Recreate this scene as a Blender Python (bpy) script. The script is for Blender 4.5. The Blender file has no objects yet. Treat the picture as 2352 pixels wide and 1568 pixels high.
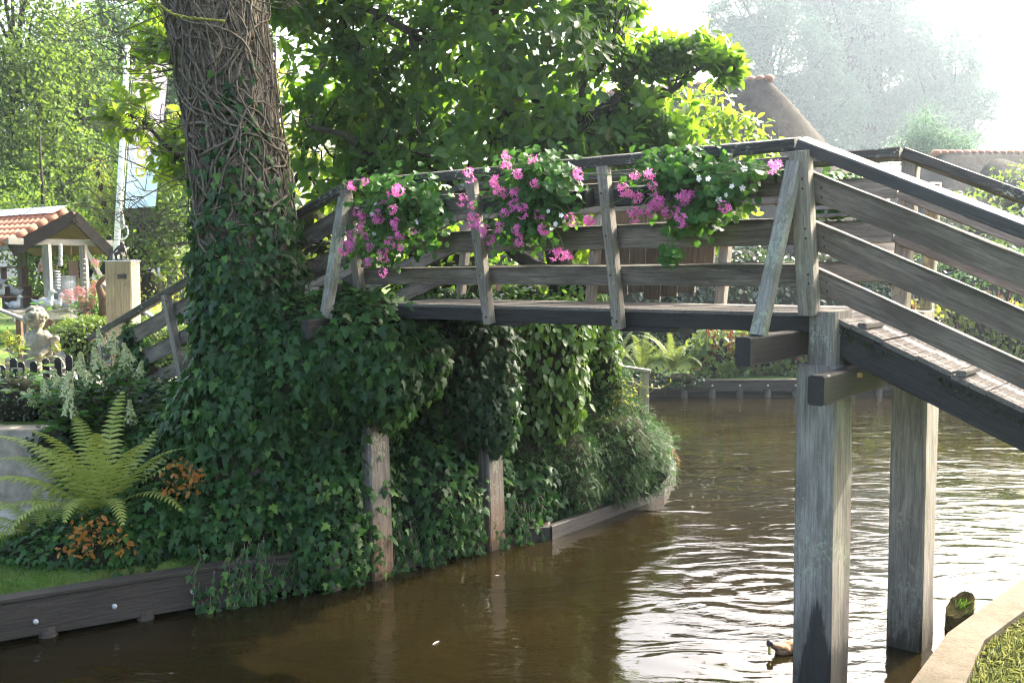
import bpy, math, random
import numpy as np
from mathutils import Vector, Matrix, noise
R = math.radians
rng = np.random.default_rng(7)
random.seed(7)
C = bpy.context.scene.collection
scene = bpy.context.scene

# ------------------------------------------------------------------ camera model (metres, water at z = 0)
HC = 2.95; F = 2200.0; TILT = R(4.37); ROLL = 0.0086
cam_d = bpy.data.cameras.new('camera'); cam = bpy.data.objects.new('camera', cam_d); C.objects.link(cam)
cam_d.sensor_width = 36; cam_d.lens = F / 2352 * 36; cam_d.clip_end = 600; cam_d.clip_start = 0.05
cam.matrix_world = Matrix.Translation((0, 0, HC)) @ Matrix.Rotation(math.pi/2 - TILT, 4, 'X') @ Matrix.Rotation(-ROLL, 4, 'Z')
cam_d.dof.use_dof = True; cam_d.dof.focus_distance = 8.6; cam_d.dof.aperture_fstop = 3.5
scene.camera = cam

def ray(x, y):
    X = x - 1176; Y = y - 784
    u = (X - ROLL*Y) / F; v = -(Y + ROLL*X) / F
    return np.array([u, math.cos(TILT) + v*math.sin(TILT), -math.sin(TILT) + v*math.cos(TILT)])
def on_z(x, y, z):
    d = ray(x, y); return d * ((z-HC)/d[2]) + np.array([0, 0, HC])
def on_y(x, y, Y):
    d = ray(x, y); return d * (Y/d[1]) + np.array([0, 0, HC])
def pxw(n, Y):            # n photo pixels at depth Y in metres
    return n / F * Y

# ------------------------------------------------------------------ bookkeeping
def tag(o, label=None, cat=None, group=None, kind=None):
    if label: o['label'] = label
    if cat: o['category'] = cat
    if group: o['group'] = group
    if kind: o['kind'] = kind
    return o
def empty(name, loc, label=None, cat=None, group=None, rz=0):
    o = bpy.data.objects.new(name, None); C.objects.link(o)
    o.location = loc; o.rotation_euler = (0, 0, rz); o.empty_display_size = .1
    return tag(o, label, cat, group)
def copy_tree(o, parent=None):
    c = o.copy(); C.objects.link(c)
    if parent is not None: c.parent = parent
    for ch in [x for x in C.objects if x.parent == o]:
        copy_tree(ch, c)
    return c
def link(name, me, mat, parent=None, world=True):
    if isinstance(mat, str): mat = M[mat]
    o = bpy.data.objects.new(name, me); C.objects.link(o)
    if mat is not None and not me.materials: me.materials.append(mat)
    if parent is not None:
        o.parent = parent
        if world: o.matrix_parent_inverse = parent_world(parent).inverted()
    return o
def parent_world(p):
    m = Matrix.LocRotScale(p.location, p.rotation_euler, p.scale) if p.type == 'EMPTY' or True else None
    if p.parent is not None: m = parent_world(p.parent) @ p.matrix_parent_inverse @ m
    return m

def np_mesh(name, verts, faces_flat, counts, smooth=False):
    me = bpy.data.meshes.new(name)
    verts = np.asarray(verts, dtype=np.float32); faces_flat = np.asarray(faces_flat, dtype=np.int32); counts = np.asarray(counts, dtype=np.int32)
    me.vertices.add(len(verts)); me.vertices.foreach_set('co', verts.ravel())
    me.loops.add(len(faces_flat)); me.loops.foreach_set('vertex_index', faces_flat)
    me.polygons.add(len(counts))
    starts = np.zeros(len(counts), dtype=np.int32); starts[1:] = np.cumsum(counts)[:-1]
    me.polygons.foreach_set('loop_start', starts); me.polygons.foreach_set('loop_total', counts)
    if smooth: me.polygons.foreach_set('use_smooth', np.ones(len(counts), dtype=bool))
    me.update(); me.validate(); return me

def unit(v):
    v = np.asarray(v, dtype=float); return v / np.maximum(np.linalg.norm(v, axis=-1, keepdims=True), 1e-9)

class Geo:
    """collects shapes, links them as one mesh"""
    def __init__(s): s.v = []; s.f = []
    def add(s, verts, faces):
        n = len(s.v); s.v += [tuple(map(float, p)) for p in verts]; s.f += [tuple(i+n for i in f) for f in faces]
    def box(s, c, d, rot=None):
        vs = []
        for x in (-.5, .5):
            for y in (-.5, .5):
                for z in (-.5, .5):
                    p = Vector((x*d[0], y*d[1], z*d[2]))
                    if rot is not None: p = rot @ p
                    vs.append(p + Vector(c))
        s.add(vs, [(0,1,3,2), (4,6,7,5), (0,4,5,1), (2,3,7,6), (0,2,6,4), (1,5,7,3)])
    def bar(s, p0, p1, w, h, up=(0, 0, 1)):
        p0 = Vector(p0); p1 = Vector(p1); x = (p1-p0); L = x.length; x.normalize()
        y = Vector(up).cross(x)
        if y.length < 1e-4: y = Vector((0, 1, 0)).cross(x)
        y.normalize(); z = x.cross(y)
        s.box((p0+p1)/2, (L, w, h), Matrix((x, y, z)).transposed())
    def tube(s, pts, rad, k=6, cap=True):
        pts = [Vector(p) for p in pts]; n = len(pts)
        if not hasattr(rad, '__len__'): rad = [rad]*n
        vs = []; prev = None
        for i, p in enumerate(pts):
            t = (pts[min(i+1, n-1)] - pts[max(i-1, 0)])
            if t.length < 1e-9: t = Vector((0, 0, 1))
            t.normalize()
            if prev is None:
                a = t.cross(Vector((0.31, .2, .93)));
                if a.length < 1e-3: a = t.cross(Vector((1, 0, 0)))
            else: a = prev - t*prev.dot(t)
            a.normalize(); prev = a; b = t.cross(a)
            for j in range(k):
                q = 2*math.pi*j/k; vs.append(p + (a*math.cos(q) + b*math.sin(q))*rad[i])
        fs = [(i*k+j, i*k+(j+1) % k, (i+1)*k+(j+1) % k, (i+1)*k+j) for i in range(n-1) for j in range(k)]
        if cap: fs += [tuple(range(k-1, -1, -1)), tuple((n-1)*k+j for j in range(k))]
        s.add(vs, fs)
    def lathe(s, c, prof, k=14):
        vs = [(c[0]+r*math.cos(2*math.pi*j/k), c[1]+r*math.sin(2*math.pi*j/k), c[2]+z) for r, z in prof for j in range(k)]
        n = len(prof)
        fs = [(i*k+j, i*k+(j+1) % k, (i+1)*k+(j+1) % k, (i+1)*k+j) for i in range(n-1) for j in range(k)]
        fs += [tuple(range(k-1, -1, -1)), tuple((n-1)*k+j for j in range(k))]
        s.add(vs, fs)
    def ball(s, c, r, rot=None, sub=(10, 7), jit=0, seed=0):
        if not hasattr(r, '__len__'): r = (r, r, r)
        k, m = sub; vs = []
        def put(x, y, z):
            p = Vector((x, y, z))
            if jit: p = p * (1 + jit*noise.noise(p*1.7 + Vector((seed*3.1, 0, seed))))
            p = Vector((p.x*r[0], p.y*r[1], p.z*r[2]))
            if rot is not None: p = rot @ p
            vs.append(p + Vector(c))
        put(0, 0, -1)
        for i in range(1, m):
            ph = -math.pi/2 + math.pi*i/m
            for j in range(k): put(math.cos(ph)*math.cos(2*math.pi*j/k), math.cos(ph)*math.sin(2*math.pi*j/k), math.sin(ph))
        put(0, 0, 1); T = len(vs)-1
        fs = [(0, 1+(j+1) % k, 1+j) for j in range(k)]
        for i in range(m-2):
            fs += [(1+i*k+j, 1+i*k+(j+1) % k, 1+(i+1)*k+(j+1) % k, 1+(i+1)*k+j) for j in range(k)]
        fs += [(1+(m-2)*k+j, 1+(m-2)*k+(j+1) % k, T) for j in range(k)]
        s.add(vs, fs)
    def limb(s, p0, p1, r0, r1, n=7):
        p0 = Vector(p0); p1 = Vector(p1)
        for i in range(n+1):
            t = i/n; s.ball(p0.lerp(p1, t), r0 + (r1-r0)*t, sub=(10, 6))
    def prism(s, poly, z0, z1):
        n = len(poly)
        s.add([(p[0], p[1], z0) for p in poly] + [(p[0], p[1], z1) for p in poly],
              [tuple(range(n-1, -1, -1)), tuple(range(n, 2*n))] + [(i, (i+1) % n, n+(i+1) % n, n+i) for i in range(n)])
    def build(s, name, mat, parent=None, smooth=False, remesh=None):
        me = bpy.data.meshes.new(name); me.from_pydata(s.v, [], s.f); me.update()
        o = link(name, me, mat, parent)
        if smooth:
            for p in me.polygons: p.use_smooth = True
        if remesh:
            m = o.modifiers.new('remesh', 'REMESH'); m.mode = 'VOXEL'; m.voxel_size = remesh; m.use_smooth_shade = True
            m2 = o.modifiers.new('smooth', 'SMOOTH'); m2.factor = .6; m2.iterations = 3
        return o

def beam(name, p0, p1, w, h, mat, parent=None, up=(0, 0, 1), ch=.006, wob=.0025, seg=None, ends=0.0):
    """a sawn timber with its own local axes: x along the grain, y its width, z its height"""
    p0 = Vector(p0); p1 = Vector(p1); x = p1-p0; L = x.length; x.normalize()
    y = Vector(up).cross(x); y.normalize(); z = x.cross(y)
    seg = seg or max(2, int(L/.12)); sd = random.random()*50
    cs = [(-w/2+ch, -h/2), (w/2-ch, -h/2), (w/2, -h/2+ch), (w/2, h/2-ch), (w/2-ch, h/2), (-w/2+ch, h/2), (-w/2, h/2-ch), (-w/2, -h/2+ch)]
    vs = []
    for i in range(seg+1):
        xx = -L/2 + L*i/seg
        for j, (a, b) in enumerate(cs):
            dy = noise.noise((xx*3, sd+j*.7, 0))*wob; dz = noise.noise((xx*2.3, sd-j*.7, 4))*wob*1.6
            vs.append((xx, a+dy, b+dz))
    n = len(cs)
    fs = [(i*n+j, i*n+(j+1) % n, (i+1)*n+(j+1) % n, (i+1)*n+j) for i in range(seg) for j in range(n)]
    fs += [tuple(range(n-1, -1, -1)), tuple(seg*n+j for j in range(n))]
    me = bpy.data.meshes.new(name); me.from_pydata(vs, [], fs); me.update(); me.materials.append(mat)
    o = bpy.data.objects.new(name, me); C.objects.link(o)
    M = Matrix((x, y, z)).transposed().to_4x4(); M.translation = (p0+p1)/2
    if parent is not None:
        o.parent = parent; M = parent_world(parent).inverted() @ M
    o.matrix_basis = M
    return o

# ------------------------------------------------------------------ materials
def new_mat(name):
    m = bpy.data.materials.new(name); m.use_nodes = True; nt = m.node_tree; nt.nodes.clear()
    out = nt.nodes.new('ShaderNodeOutputMaterial'); return m, nt, out
def N(nt, t, **kw):
    n = nt.nodes.new(t)
    for k, v in kw.items():
        if k.startswith('i_'): n.inputs[k[2:].replace('_', ' ')].default_value = v
        else: setattr(n, k, v)
    return n
def ramp(nt, fac, stops):
    r = nt.nodes.new('ShaderNodeValToRGB'); cr = r.color_ramp
    while len(cr.elements) > 1: cr.elements.remove(cr.elements[-1])
    for i, (p, c) in enumerate(stops):
        e = cr.elements[0] if i == 0 else cr.elements.new(p)
        e.position = p; e.color = (*c, 1) if len(c) == 3 else c
    nt.links.new(fac, r.inputs[0]); return r.outputs[0]
def mixc(nt, fac, a, b, mode='MIX'):
    m = nt.nodes.new('ShaderNodeMix'); m.data_type = 'RGBA'; m.blend_type = mode
    for i, s in ((0, fac), (6, a), (7, b)):
        if isinstance(s, (int, float)): m.inputs[i].default_value = s
        elif isinstance(s, tuple): m.inputs[i].default_value = (*s, 1)
        else: nt.links.new(s, m.inputs[i])
    return m.outputs[2]
def mth(nt, op, a, b=0.0, c=None):
    m = nt.nodes.new('ShaderNodeMath'); m.operation = op
    for i, s in enumerate((a, b) if c is None else (a, b, c)):
        if isinstance(s, (int, float)): m.inputs[i].default_value = s
        else: nt.links.new(s, m.inputs[i])
    return m.outputs[0]
def texn(nt, vec, scale, detail=5, rough=.6, dist=0.0, sc=None):
    if sc is not None:
        mp = nt.nodes.new('ShaderNodeMapping'); mp.inputs['Scale'].default_value = sc; nt.links.new(vec, mp.inputs[0]); vec = mp.outputs[0]
    t = nt.nodes.new('ShaderNodeTexNoise'); t.inputs['Scale'].default_value = scale; t.inputs['Detail'].default_value = detail
    t.inputs['Roughness'].default_value = rough; t.inputs['Distortion'].default_value = dist
    nt.links.new(vec, t.inputs['Vector']); return t.outputs['Fac']
def objvec(nt, rnd=True):
    tc = nt.nodes.new('ShaderNodeTexCoord')
    if not rnd: return tc.outputs['Object']
    oi = nt.nodes.new('ShaderNodeObjectInfo')
    vm = nt.nodes.new('ShaderNodeVectorMath'); vm.operation = 'MULTIPLY_ADD'
    cx = nt.nodes.new('ShaderNodeCombineXYZ')
    for i in range(3): nt.links.new(oi.outputs['Random'], cx.inputs[i])
    nt.links.new(cx.outputs[0], vm.inputs[0]); vm.inputs[1].default_value = (37, 23, 51); nt.links.new(tc.outputs['Object'], vm.inputs[2])
    return vm.outputs[0]
def prin(nt, out, col, rough=.8, spec=.3, bump=None, bs=.3, bd=.01):
    p = nt.nodes.new('ShaderNodeBsdfPrincipled')
    if isinstance(col, tuple): p.inputs['Base Color'].default_value = (*col, 1)
    else: nt.links.new(col, p.inputs['Base Color'])
    if isinstance(rough, (int, float)): p.inputs['Roughness'].default_value = rough
    else: nt.links.new(rough, p.inputs['Roughness'])
    p.inputs['Specular IOR Level'].default_value = spec
    if bump is not None:
        b = nt.nodes.new('ShaderNodeBump'); b.inputs['Strength'].default_value = bs; b.inputs['Distance'].default_value = bd
        nt.links.new(bump, b.inputs['Height']); nt.links.new(b.outputs[0], p.inputs['Normal'])
    nt.links.new(p.outputs[0], out.inputs[0]); return p

def wood(name, dark, mid, light, grain=1.0, moss=0.0, lichen=0.0, rough=.75, stain=.5, mosscol=(.035, .05, .012), rust=None, spec=.3, band=0.0, wedge=None):
    m, nt, out = new_mat(name); v = objvec(nt)
    g = texn(nt, v, 1, 8, .65, .3, sc=(3*grain, 55*grain, 55*grain))
    g2 = texn(nt, v, 1, 6, .7, .2, sc=(9*grain, 190*grain, 190*grain))
    big = texn(nt, v, 1, 4, .6, 0, sc=(1.6, 5, 5))
    gg = mth(nt, 'MULTIPLY_ADD', g2, .45, mth(nt, 'MULTIPLY', g, .55))
    col = ramp(nt, gg, [(.32, dark), (.48, mid), (.68, light)])
    st = ramp(nt, big, [(.38, (1, 1, 1)), (.62, (0, 0, 0))])
    col = mixc(nt, mth(nt, 'MULTIPLY', st, stain), col, tuple(c*.42 for c in mid))
    oi = nt.nodes.new('ShaderNodeObjectInfo')
    col = mixc(nt, mth(nt, 'MULTIPLY_ADD', oi.outputs['Random'], .4, 0), col, mixc(nt, 1.0, col, (.78, .74, .70), 'MULTIPLY'))
    if moss > 0:
        mn = texn(nt, v, 1, 8, .75, 0, sc=(5, 9, 9))
        mf = ramp(nt, mn, [(.62-moss*.3, (0, 0, 0)), (.72-moss*.25, (1, 1, 1))])
        col = mixc(nt, mth(nt, 'MULTIPLY', mf, .75), col, mosscol)
    if band > 0:      # algae line along the upper edge of a rail board
        tc2 = nt.nodes.new('ShaderNodeTexCoord'); sp2 = nt.nodes.new('ShaderNodeSeparateXYZ'); nt.links.new(tc2.outputs['Object'], sp2.inputs[0])
        bz = mth(nt, 'ADD', sp2.outputs['Z'], mth(nt, 'MULTIPLY_ADD', texn(nt, v, 1, 6, .7, 0, sc=(3, 14, 14)), .11, -.055))
        bf = ramp(nt, mth(nt, 'MULTIPLY', bz, 8), [(.38, (0, 0, 0)), (.62, (1, 1, 1))])
        col = mixc(nt, mth(nt, 'MULTIPLY', bf, band), col, (.035, .034, .018))
    if lichen > 0:
        ln = texn(nt, v, 1, 9, .8, .4, sc=(22, 34, 34)); lm = texn(nt, v, 2.2, 3)
        lf = ramp(nt, mth(nt, 'ADD', ln, mth(nt, 'MULTIPLY_ADD', lm, .5, -.25)), [(.62-lichen*.2, (0, 0, 0)), (.66-lichen*.2, (1, 1, 1))])
        col = mixc(nt, mth(nt, 'MULTIPLY', lf, .8), col, (.33, .36, .26))
    if rust is not None:      # waterline stain: object-space height
        geo = nt.nodes.new('ShaderNodeNewGeometry'); sep = nt.nodes.new('ShaderNodeSeparateXYZ'); nt.links.new(geo.outputs['Position'], sep.inputs[0])
        nz = texn(nt, v, 1, 6, .7, .5, sc=(6, 18, 18))
        hz = mth(nt, 'ADD', sep.outputs['Z'], mth(nt, 'MULTIPLY_ADD', nz, .9, -.45))
        rf = ramp(nt, mth(nt, 'MULTIPLY', hz, .8), [(.0, (1, 1, 1)), (.62, (0, 0, 0))])
        col = mixc(nt, mth(nt, 'MULTIPLY', rf, .8), col, rust)
        wet = ramp(nt, hz, [(.0, (1, 1, 1)), (.2, (0, 0, 0))])
        col = mixc(nt, mth(nt, 'MULTIPLY', wet, .75), col, (.02, .017, .01))
    if wedge is not None:     # damp tapering stain climbing from the water: (centre along the bridge, top height)
        geo = nt.nodes.new('ShaderNodeNewGeometry'); dt_ = nt.nodes.new('ShaderNodeVectorMath'); dt_.operation = 'DOT_PRODUCT'; nt.links.new(geo.outputs['Position'], dt_.inputs[0]); dt_.inputs[1].default_value = (-math.sin(R(51)), math.cos(R(51)), 0)
        sep = nt.nodes.new('ShaderNodeSeparateXYZ'); nt.links.new(geo.outputs['Position'], sep.inputs[0])
        s_ = mth(nt, 'MULTIPLY', mth(nt, 'ABSOLUTE', mth(nt, 'SUBTRACT', dt_.outputs['Value'], wedge[0])), 4.6)
        hh = mth(nt, 'ADD', mth(nt, 'SUBTRACT', wedge[1], mth(nt, 'ADD', sep.outputs['Z'], s_)), mth(nt, 'MULTIPLY_ADD', texn(nt, v, 1, 6, .7, .3, sc=(4, 40, 40)), .5, -.25))
        col = mixc(nt, mth(nt, 'MULTIPLY', ramp(nt, hh, [(.0, (0, 0, 0)), (.10, (1, 1, 1))]), .85), col, (.018, .017, .015))
    bmp = mth(nt, 'ADD', g, mth(nt, 'MULTIPLY', g2, .6))
    prin(nt, out, col, rough, spec, bmp, .8, .009)
    return m

def leafmat(name, c1, c2, tr, mix=.45, rough=.42, spec=.5, odd=None, vein=False):
    """leaf: random tone per leaf, light through the blade"""
    m, nt, out = new_mat(name)
    geo = nt.nodes.new('ShaderNodeNewGeometry'); r = geo.outputs['Random Per Island']
    tc = nt.nodes.new('ShaderNodeTexCoord')
    big = texn(nt, tc.outputs['Object'], 1.1, 3)
    f = mth(nt, 'ADD', mth(nt, 'MULTIPLY', r, .6), mth(nt, 'MULTIPLY_ADD', big, 1.2, -.4))
    stops = [(.1, c1), (.85, c2)]
    col = ramp(nt, f, stops)
    if odd is not None:
        of = ramp(nt, mth(nt, 'FRACT', mth(nt, 'MULTIPLY', r, 7.31)), [(1-odd[1]-.01, (0, 0, 0)), (1-odd[1], (1, 1, 1))])
        col = mixc(nt, of, col, odd[0])
    col = mixc(nt, mth(nt, 'MULTIPLY', texn(nt, tc.outputs['Object'], 45, 3), .35), col, tuple(c*.6 for c in c1))
    p = nt.nodes.new('ShaderNodeBsdfPrincipled'); nt.links.new(col, p.inputs['Base Color'])
    p.inputs['Roughness'].default_value = rough; p.inputs['Specular IOR Level'].default_value = spec
    t = nt.nodes.new('ShaderNodeBsdfTranslucent')
    nt.links.new(mixc(nt, .8, col, tr), t.inputs[0])
    mx = nt.nodes.new('ShaderNodeMixShader'); mx.inputs[0].default_value = mix
    nt.links.new(p.outputs[0], mx.inputs[1]); nt.links.new(t.outputs[0], mx.inputs[2]); nt.links.new(mx.outputs[0], out.inputs[0])
    return m

def plain(name, col, rough=.7, spec=.3, var=.25, scale=8, bs=.15, col2=None, metallic=0):
    m, nt, out = new_mat(name); v = objvec(nt)
    n = texn(nt, v, scale, 7, .65)
    c = ramp(nt, n, [(.3, tuple(x*(1-var) for x in col)), (.7, col2 or tuple(min(1, x*(1+var)) for x in col))])
    p = prin(nt, out, c, rough, spec, n, bs, .01); p.inputs['Metallic'].default_value = metallic
    return m

def bark(name, c1, c2, sc=(9, 9, 2), bs=.9):
    m, nt, out = new_mat(name); v = objvec(nt, False)
    n = texn(nt, v, 1.0, 9, .7, .8, sc=sc); n2 = texn(nt, v, 3, 4)
    c = ramp(nt, n, [(.35, c1), (.65, c2)])
    c = mixc(nt, ramp(nt, n2, [(.5, (0, 0, 0)), (.75, (.6, .6, .6))]), c, (.06, .075, .03))
    prin(nt, out, c, .9, .15, n, bs, .04); return m

M = {}
M['wood'] = wood('weathered_wood', (.05, .039, .030), (.20, .168, .134), (.41, .365, .305), moss=.1, stain=.7, band=.8)
M['wood_ramp'] = wood('ramp_board_wood', (.06, .044, .035), (.205, .165, .132), (.37, .32, .265), moss=.0, stain=.65, band=.6)
M['rail'] = wood('handrail_wood', (.015, .014, .013), (.05, .045, .038), (.15, .14, .12), moss=.18, lichen=.16, stain=.35, rough=.6)
M['rail_clean'] = wood('painted_handrail_wood', (.03, .028, .027), (.055, .05, .047), (.085, .08, .075), stain=.2, rough=.35, spec=.5)
M['post'] = wood('post_wood', (.07, .058, .046), (.25, .22, .178), (.45, .415, .36), moss=.08, lichen=.12, stain=.4)
M['brace'] = wood('lichen_brace_wood', (.09, .085, .07), (.24, .23, .2), (.42, .4, .36), moss=.42, lichen=.45, stain=.3, mosscol=(.12, .13, .06))
M['tar'] = wood('tarred_wood', (.012, .011, .01), (.026, .023, .021), (.05, .045, .04), moss=.16, stain=.4, rough=.62, mosscol=(.03, .034, .012), spec=.35)
M['pile'] = wood('pile_wood', (.065, .058, .048), (.235, .215, .18), (.44, .415, .365), grain=.8, lichen=.1, stain=.5, rust=(.045, .04, .025))
M['pile_damp'] = wood('damp_pile_wood', (.065, .058, .048), (.235, .215, .18), (.44, .415, .365), grain=.8, lichen=.12, stain=.6, rust=(.045, .04, .025), wedge=(2.34, .86))
M['pile_old'] = wood('stained_pile_wood', (.06, .052, .042), (.17, .15, .125), (.33, .31, .275), grain=.7, lichen=.18, stain=.35, rust=(.17, .085, .035))
M['bank_wood'] = wood('bank_timber', (.016, .014, .011), (.045, .038, .03), (.085, .073, .058), moss=.22, stain=.4)
M['deck'] = wood('deck_wood', (.045, .04, .033), (.14, .126, .108), (.26, .24, .212), stain=.3, moss=.02)
M['grey_wood'] = wood('silvered_wood', (.08, .076, .07), (.2, .19, .17), (.3, .285, .26), stain=.3)
M['oak'] = wood('oak_block', (.08, .068, .04), (.19, .168, .108), (.29, .262, .18), moss=.12, stain=.3, grain=.5)
M['barn'] = wood('barn_boards', (.05, .053, .055), (.11, .115, .12), (.19, .2, .205), stain=.3)
M['bolt'] = plain('galvanised_bolt', (.45, .46, .46), .5, .5, .15, metallic=.3)
M['rusty_bolt'] = plain('dark_bolt_head', (.05, .035, .03), .6, .4, .3, 20, metallic=.4)
M['black'] = plain('black_paint', (.012, .013, .014), .5, .4, .3)
M['stone'] = plain('statue_stone', (.25, .23, .175), .9, .1, .55, 10, .8)
M['conc'] = plain('concrete', (.27, .235, .18), .9, .15, .45, 5, .4)
m, nt, out = new_mat('kerb_surface'); v = objvec(nt, False); n1 = texn(nt, v, 3, 8, .75); n2 = texn(nt, v, 40, 5, .7); n3 = texn(nt, v, 11, 6, .8, .6)
c = ramp(nt, n1, [(.3, (.07, .058, .038)), (.5, (.125, .105, .075)), (.7, (.165, .145, .108))]); c = mixc(nt, ramp(nt, n3, [(.57, (0, 0, 0)), (.66, (.75, .75, .75))]), c, (.055, .05, .025)); c = mixc(nt, mth(nt, 'MULTIPLY', n2, .4), c, (.06, .05, .04))
prin(nt, out, c, .9, .1, mth(nt, 'ADD', n2, n1), .8, .012); M['kerb'] = m
M['white'] = plain('white_paint', (.78, .78, .76), .45, .4, .08, 6)
M['ceramic'] = plain('pale_ceramic', (.30, .31, .32), .5, .3, .3, 20)
M['terracotta'] = plain('terracotta', (.32, .14, .085), .8, .2, .25, 9)
M['barge'] = plain('bargeboard_paint', (.014, .013, .012), .95, .04, .35, 8)
M['mossg'] = plain('green_moss', (.028, .042, .010), .95, .05, .5, 30)
M['bronze'] = plain('dark_bronze', (.035, .03, .027), .4, .5, .4, 20, metallic=.5)
M['brown'] = plain('brown_timber', (.11, .065, .04), .8, .2, .3, 10)
M['ply'] = plain('gable_board', (.26, .17, .10), .8, .2, .2, 6)
M['bracket'] = plain('dull_bracket', (.14, .14, .135), .6, .3, .2, 10)
M['zinc'] = plain('zinc_sheet', (.5, .53, .58), .4, .5, .1, 4, metallic=.3)
M['rusty'] = plain('rusty_wire', (.35, .2, .07), .8, .2, .3, 30)
M['inner_shade'] = plain('foliage_inner_shade', (.022, .022, .012), .95, .05, .5, 30, .8)  # near-black colour that stands for the shade deep inside foliage
M['earth'] = plain('bare_soil', (.06, .042, .028), .95, .05, .5, 20, .8)
M['bark'] = bark('old_bark', (.03, .024, .018), (.12, .098, .072))
M['bark2'] = bark('smooth_dark_bark', (.02, .017, .013), (.06, .05, .038), bs=.5)
M['vine'] = bark('ivy_stem_bark', (.065, .052, .038), (.235, .195, .148), sc=(30, 30, 30), bs=.4)
M['moss'] = plain('mossy_bark', (.16, .17, .04), .95, .1, .5, 40, .9, (.33, .33, .08))
M['stump'] = plain('rotten_stump', (.05, .035, .02), .9, .1, .6, 14, 1.0, (.16, .13, .05))
HAZE = .00065; SKY = .15; SUN = 2.7; SUN_AZ = 48; SUN_EL = 38; EXPO = 2.82
# ------------------------------------------------------------------ leaves
def T_blade(w=.42, bend=.12, fold=.10, wide=.6):
    """simple leaf along +y, folded on its midrib, tip bent down"""
    ys = [0, .28, wide, .86, 1.0]; ws = [.03, .78, 1.0, .55, 0]
    v = []; f = []
    for y, k in zip(ys, ws):
        z = -bend*y*y
        if k == 0: v.append((0, y, z)); continue
        v += [(-w/2*k, y, z+fold*k*w), (0, y, z), (w/2*k, y, z+fold*k*w)]
    for i in range(3):
        a = 3*i; f += [(a, a+1, a+4, a+3), (a+1, a+2, a+5, a+4)]
    f += [(9, 10, 12), (10, 11, 12)]
    return np.array(v), f
def T_small(w=.5, fold=.12):
    v = [(0, 0, 0), (w/2, .5, fold), (0, 1, -.05), (-w/2, .5, fold)]
    return np.array(v), [(0, 1, 2), (0, 2, 3)]
def T_ivy():
    o = [(0, .02), (.30, -.14), (.30, .10), (.60, .30), (.24, .40), (.24, .62), (.0, 1.05), (-.24, .62), (-.24, .40), (-.60, .30), (-.30, .10), (-.30, -.14)]
    v = [(x, y, -.10*(abs(x)*1.3)**2 - .12*y*y + .02) for x, y in o] + [(0, .36, .05)]
    n = len(o); return np.array(v), [(n, i, (i+1) % n) for i in range(n)]
def T_round(k=11, lob=.14):
    v = [(0, 0.5, .0)]
    for i in range(k):
        q = 2*math.pi*i/k; r = .5*(1 + (lob if i % 2 else -lob)); v.append((r*math.cos(q), .5+r*math.sin(q), .10*math.cos(2*q)+.06))
    return np.array(v), [(0, 1+i, 1+(i+1) % k) for i in range(k)]
def T_quad():
    return np.array([(-.5, 0, 0), (.5, 0, .05), (.42, 1, -.1), (-.42, 1, .08)]), [(0, 1, 2, 3)]

def instance(templ, pos, d, nrm, scale):
    tv, tf = templ; n = len(pos); k = len(tv)
    d = unit(d); x = unit(np.cross(d, nrm)); z = np.cross(x, d)
    scale = np.broadcast_to(np.asarray(scale, dtype=float).reshape(-1, 1, 1) if np.ndim(scale) else np.full((n, 1, 1), scale), (n, 1, 1))
    loc = tv[None, :, 0:1]*x[:, None, :] + tv[None, :, 1:2]*d[:, None, :] + tv[None, :, 2:3]*z[:, None, :]
    V = (pos[:, None, :] + loc*scale).reshape(-1, 3)
    flat = np.concatenate([np.array(f) for f in tf]); cnt = np.array([len(f) for f in tf])
    idx = (flat[None, :] + (np.arange(n)*k)[:, None]).ravel()
    return V, idx, np.tile(cnt, n)
def join(parts):
    V = []; I = []; K = []; off = 0
    for v, i, c in parts:
        V.append(v); I.append(i+off); K.append(c); off += len(v)
    return np.concatenate(V), np.concatenate(I), np.concatenate(K)
def leaves(name, mat, parent, parts, smooth=False):
    V, I, K = join(parts if isinstance(parts, list) else [parts])
    return link(name, np_mesh(name, V, I, K, smooth), mat, parent)
def rdir(n): return unit(rng.normal(size=(n, 3)))

def blob_points(blobs, n, reject=.92, rough=.12, zmin=None, front=None):
    """points on the outer skin of a union of ellipsoids (cx,cy,cz,rx,ry,rz)"""
    B = np.array(blobs, dtype=float); area = (B[:, 3]*B[:, 4]*B[:, 5])**(2/3); area /= area.sum()
    P = []; Q = []; got = 0; guard = 0
    while got < n and guard < 60:
        guard += 1
        k = rng.choice(len(B), size=n, p=area); u = rdir(n)
        jr = 1 + rng.normal(size=n)*rough*.5
        p = B[k, :3] + u*B[k, 3:6]*jr[:, None]; nr = unit(u/B[k, 3:6])
        ok = np.ones(n, bool)
        for b in B:
            q = ((p-b[:3])/b[3:6]); ok &= (q*q).sum(1) > reject*reject*.98
        if zmin is not None: ok &= p[:, 2] > zmin
        if front is not None: ok &= (nr@np.array(front) > -.35) | (rng.random(n) < .25)
        P.append(p[ok]); Q.append(nr[ok]); got += ok.sum()
    return np.concatenate(P)[:n], np.concatenate(Q)[:n]

def core(name, blobs, mat, parent, k=.9, jit=.25):  # dark solid added inside foliage to block light and stand for inner shade
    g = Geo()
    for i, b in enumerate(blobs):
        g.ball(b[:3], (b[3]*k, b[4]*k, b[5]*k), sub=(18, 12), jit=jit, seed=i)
    return g.build(name, mat, parent, smooth=True)

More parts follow.
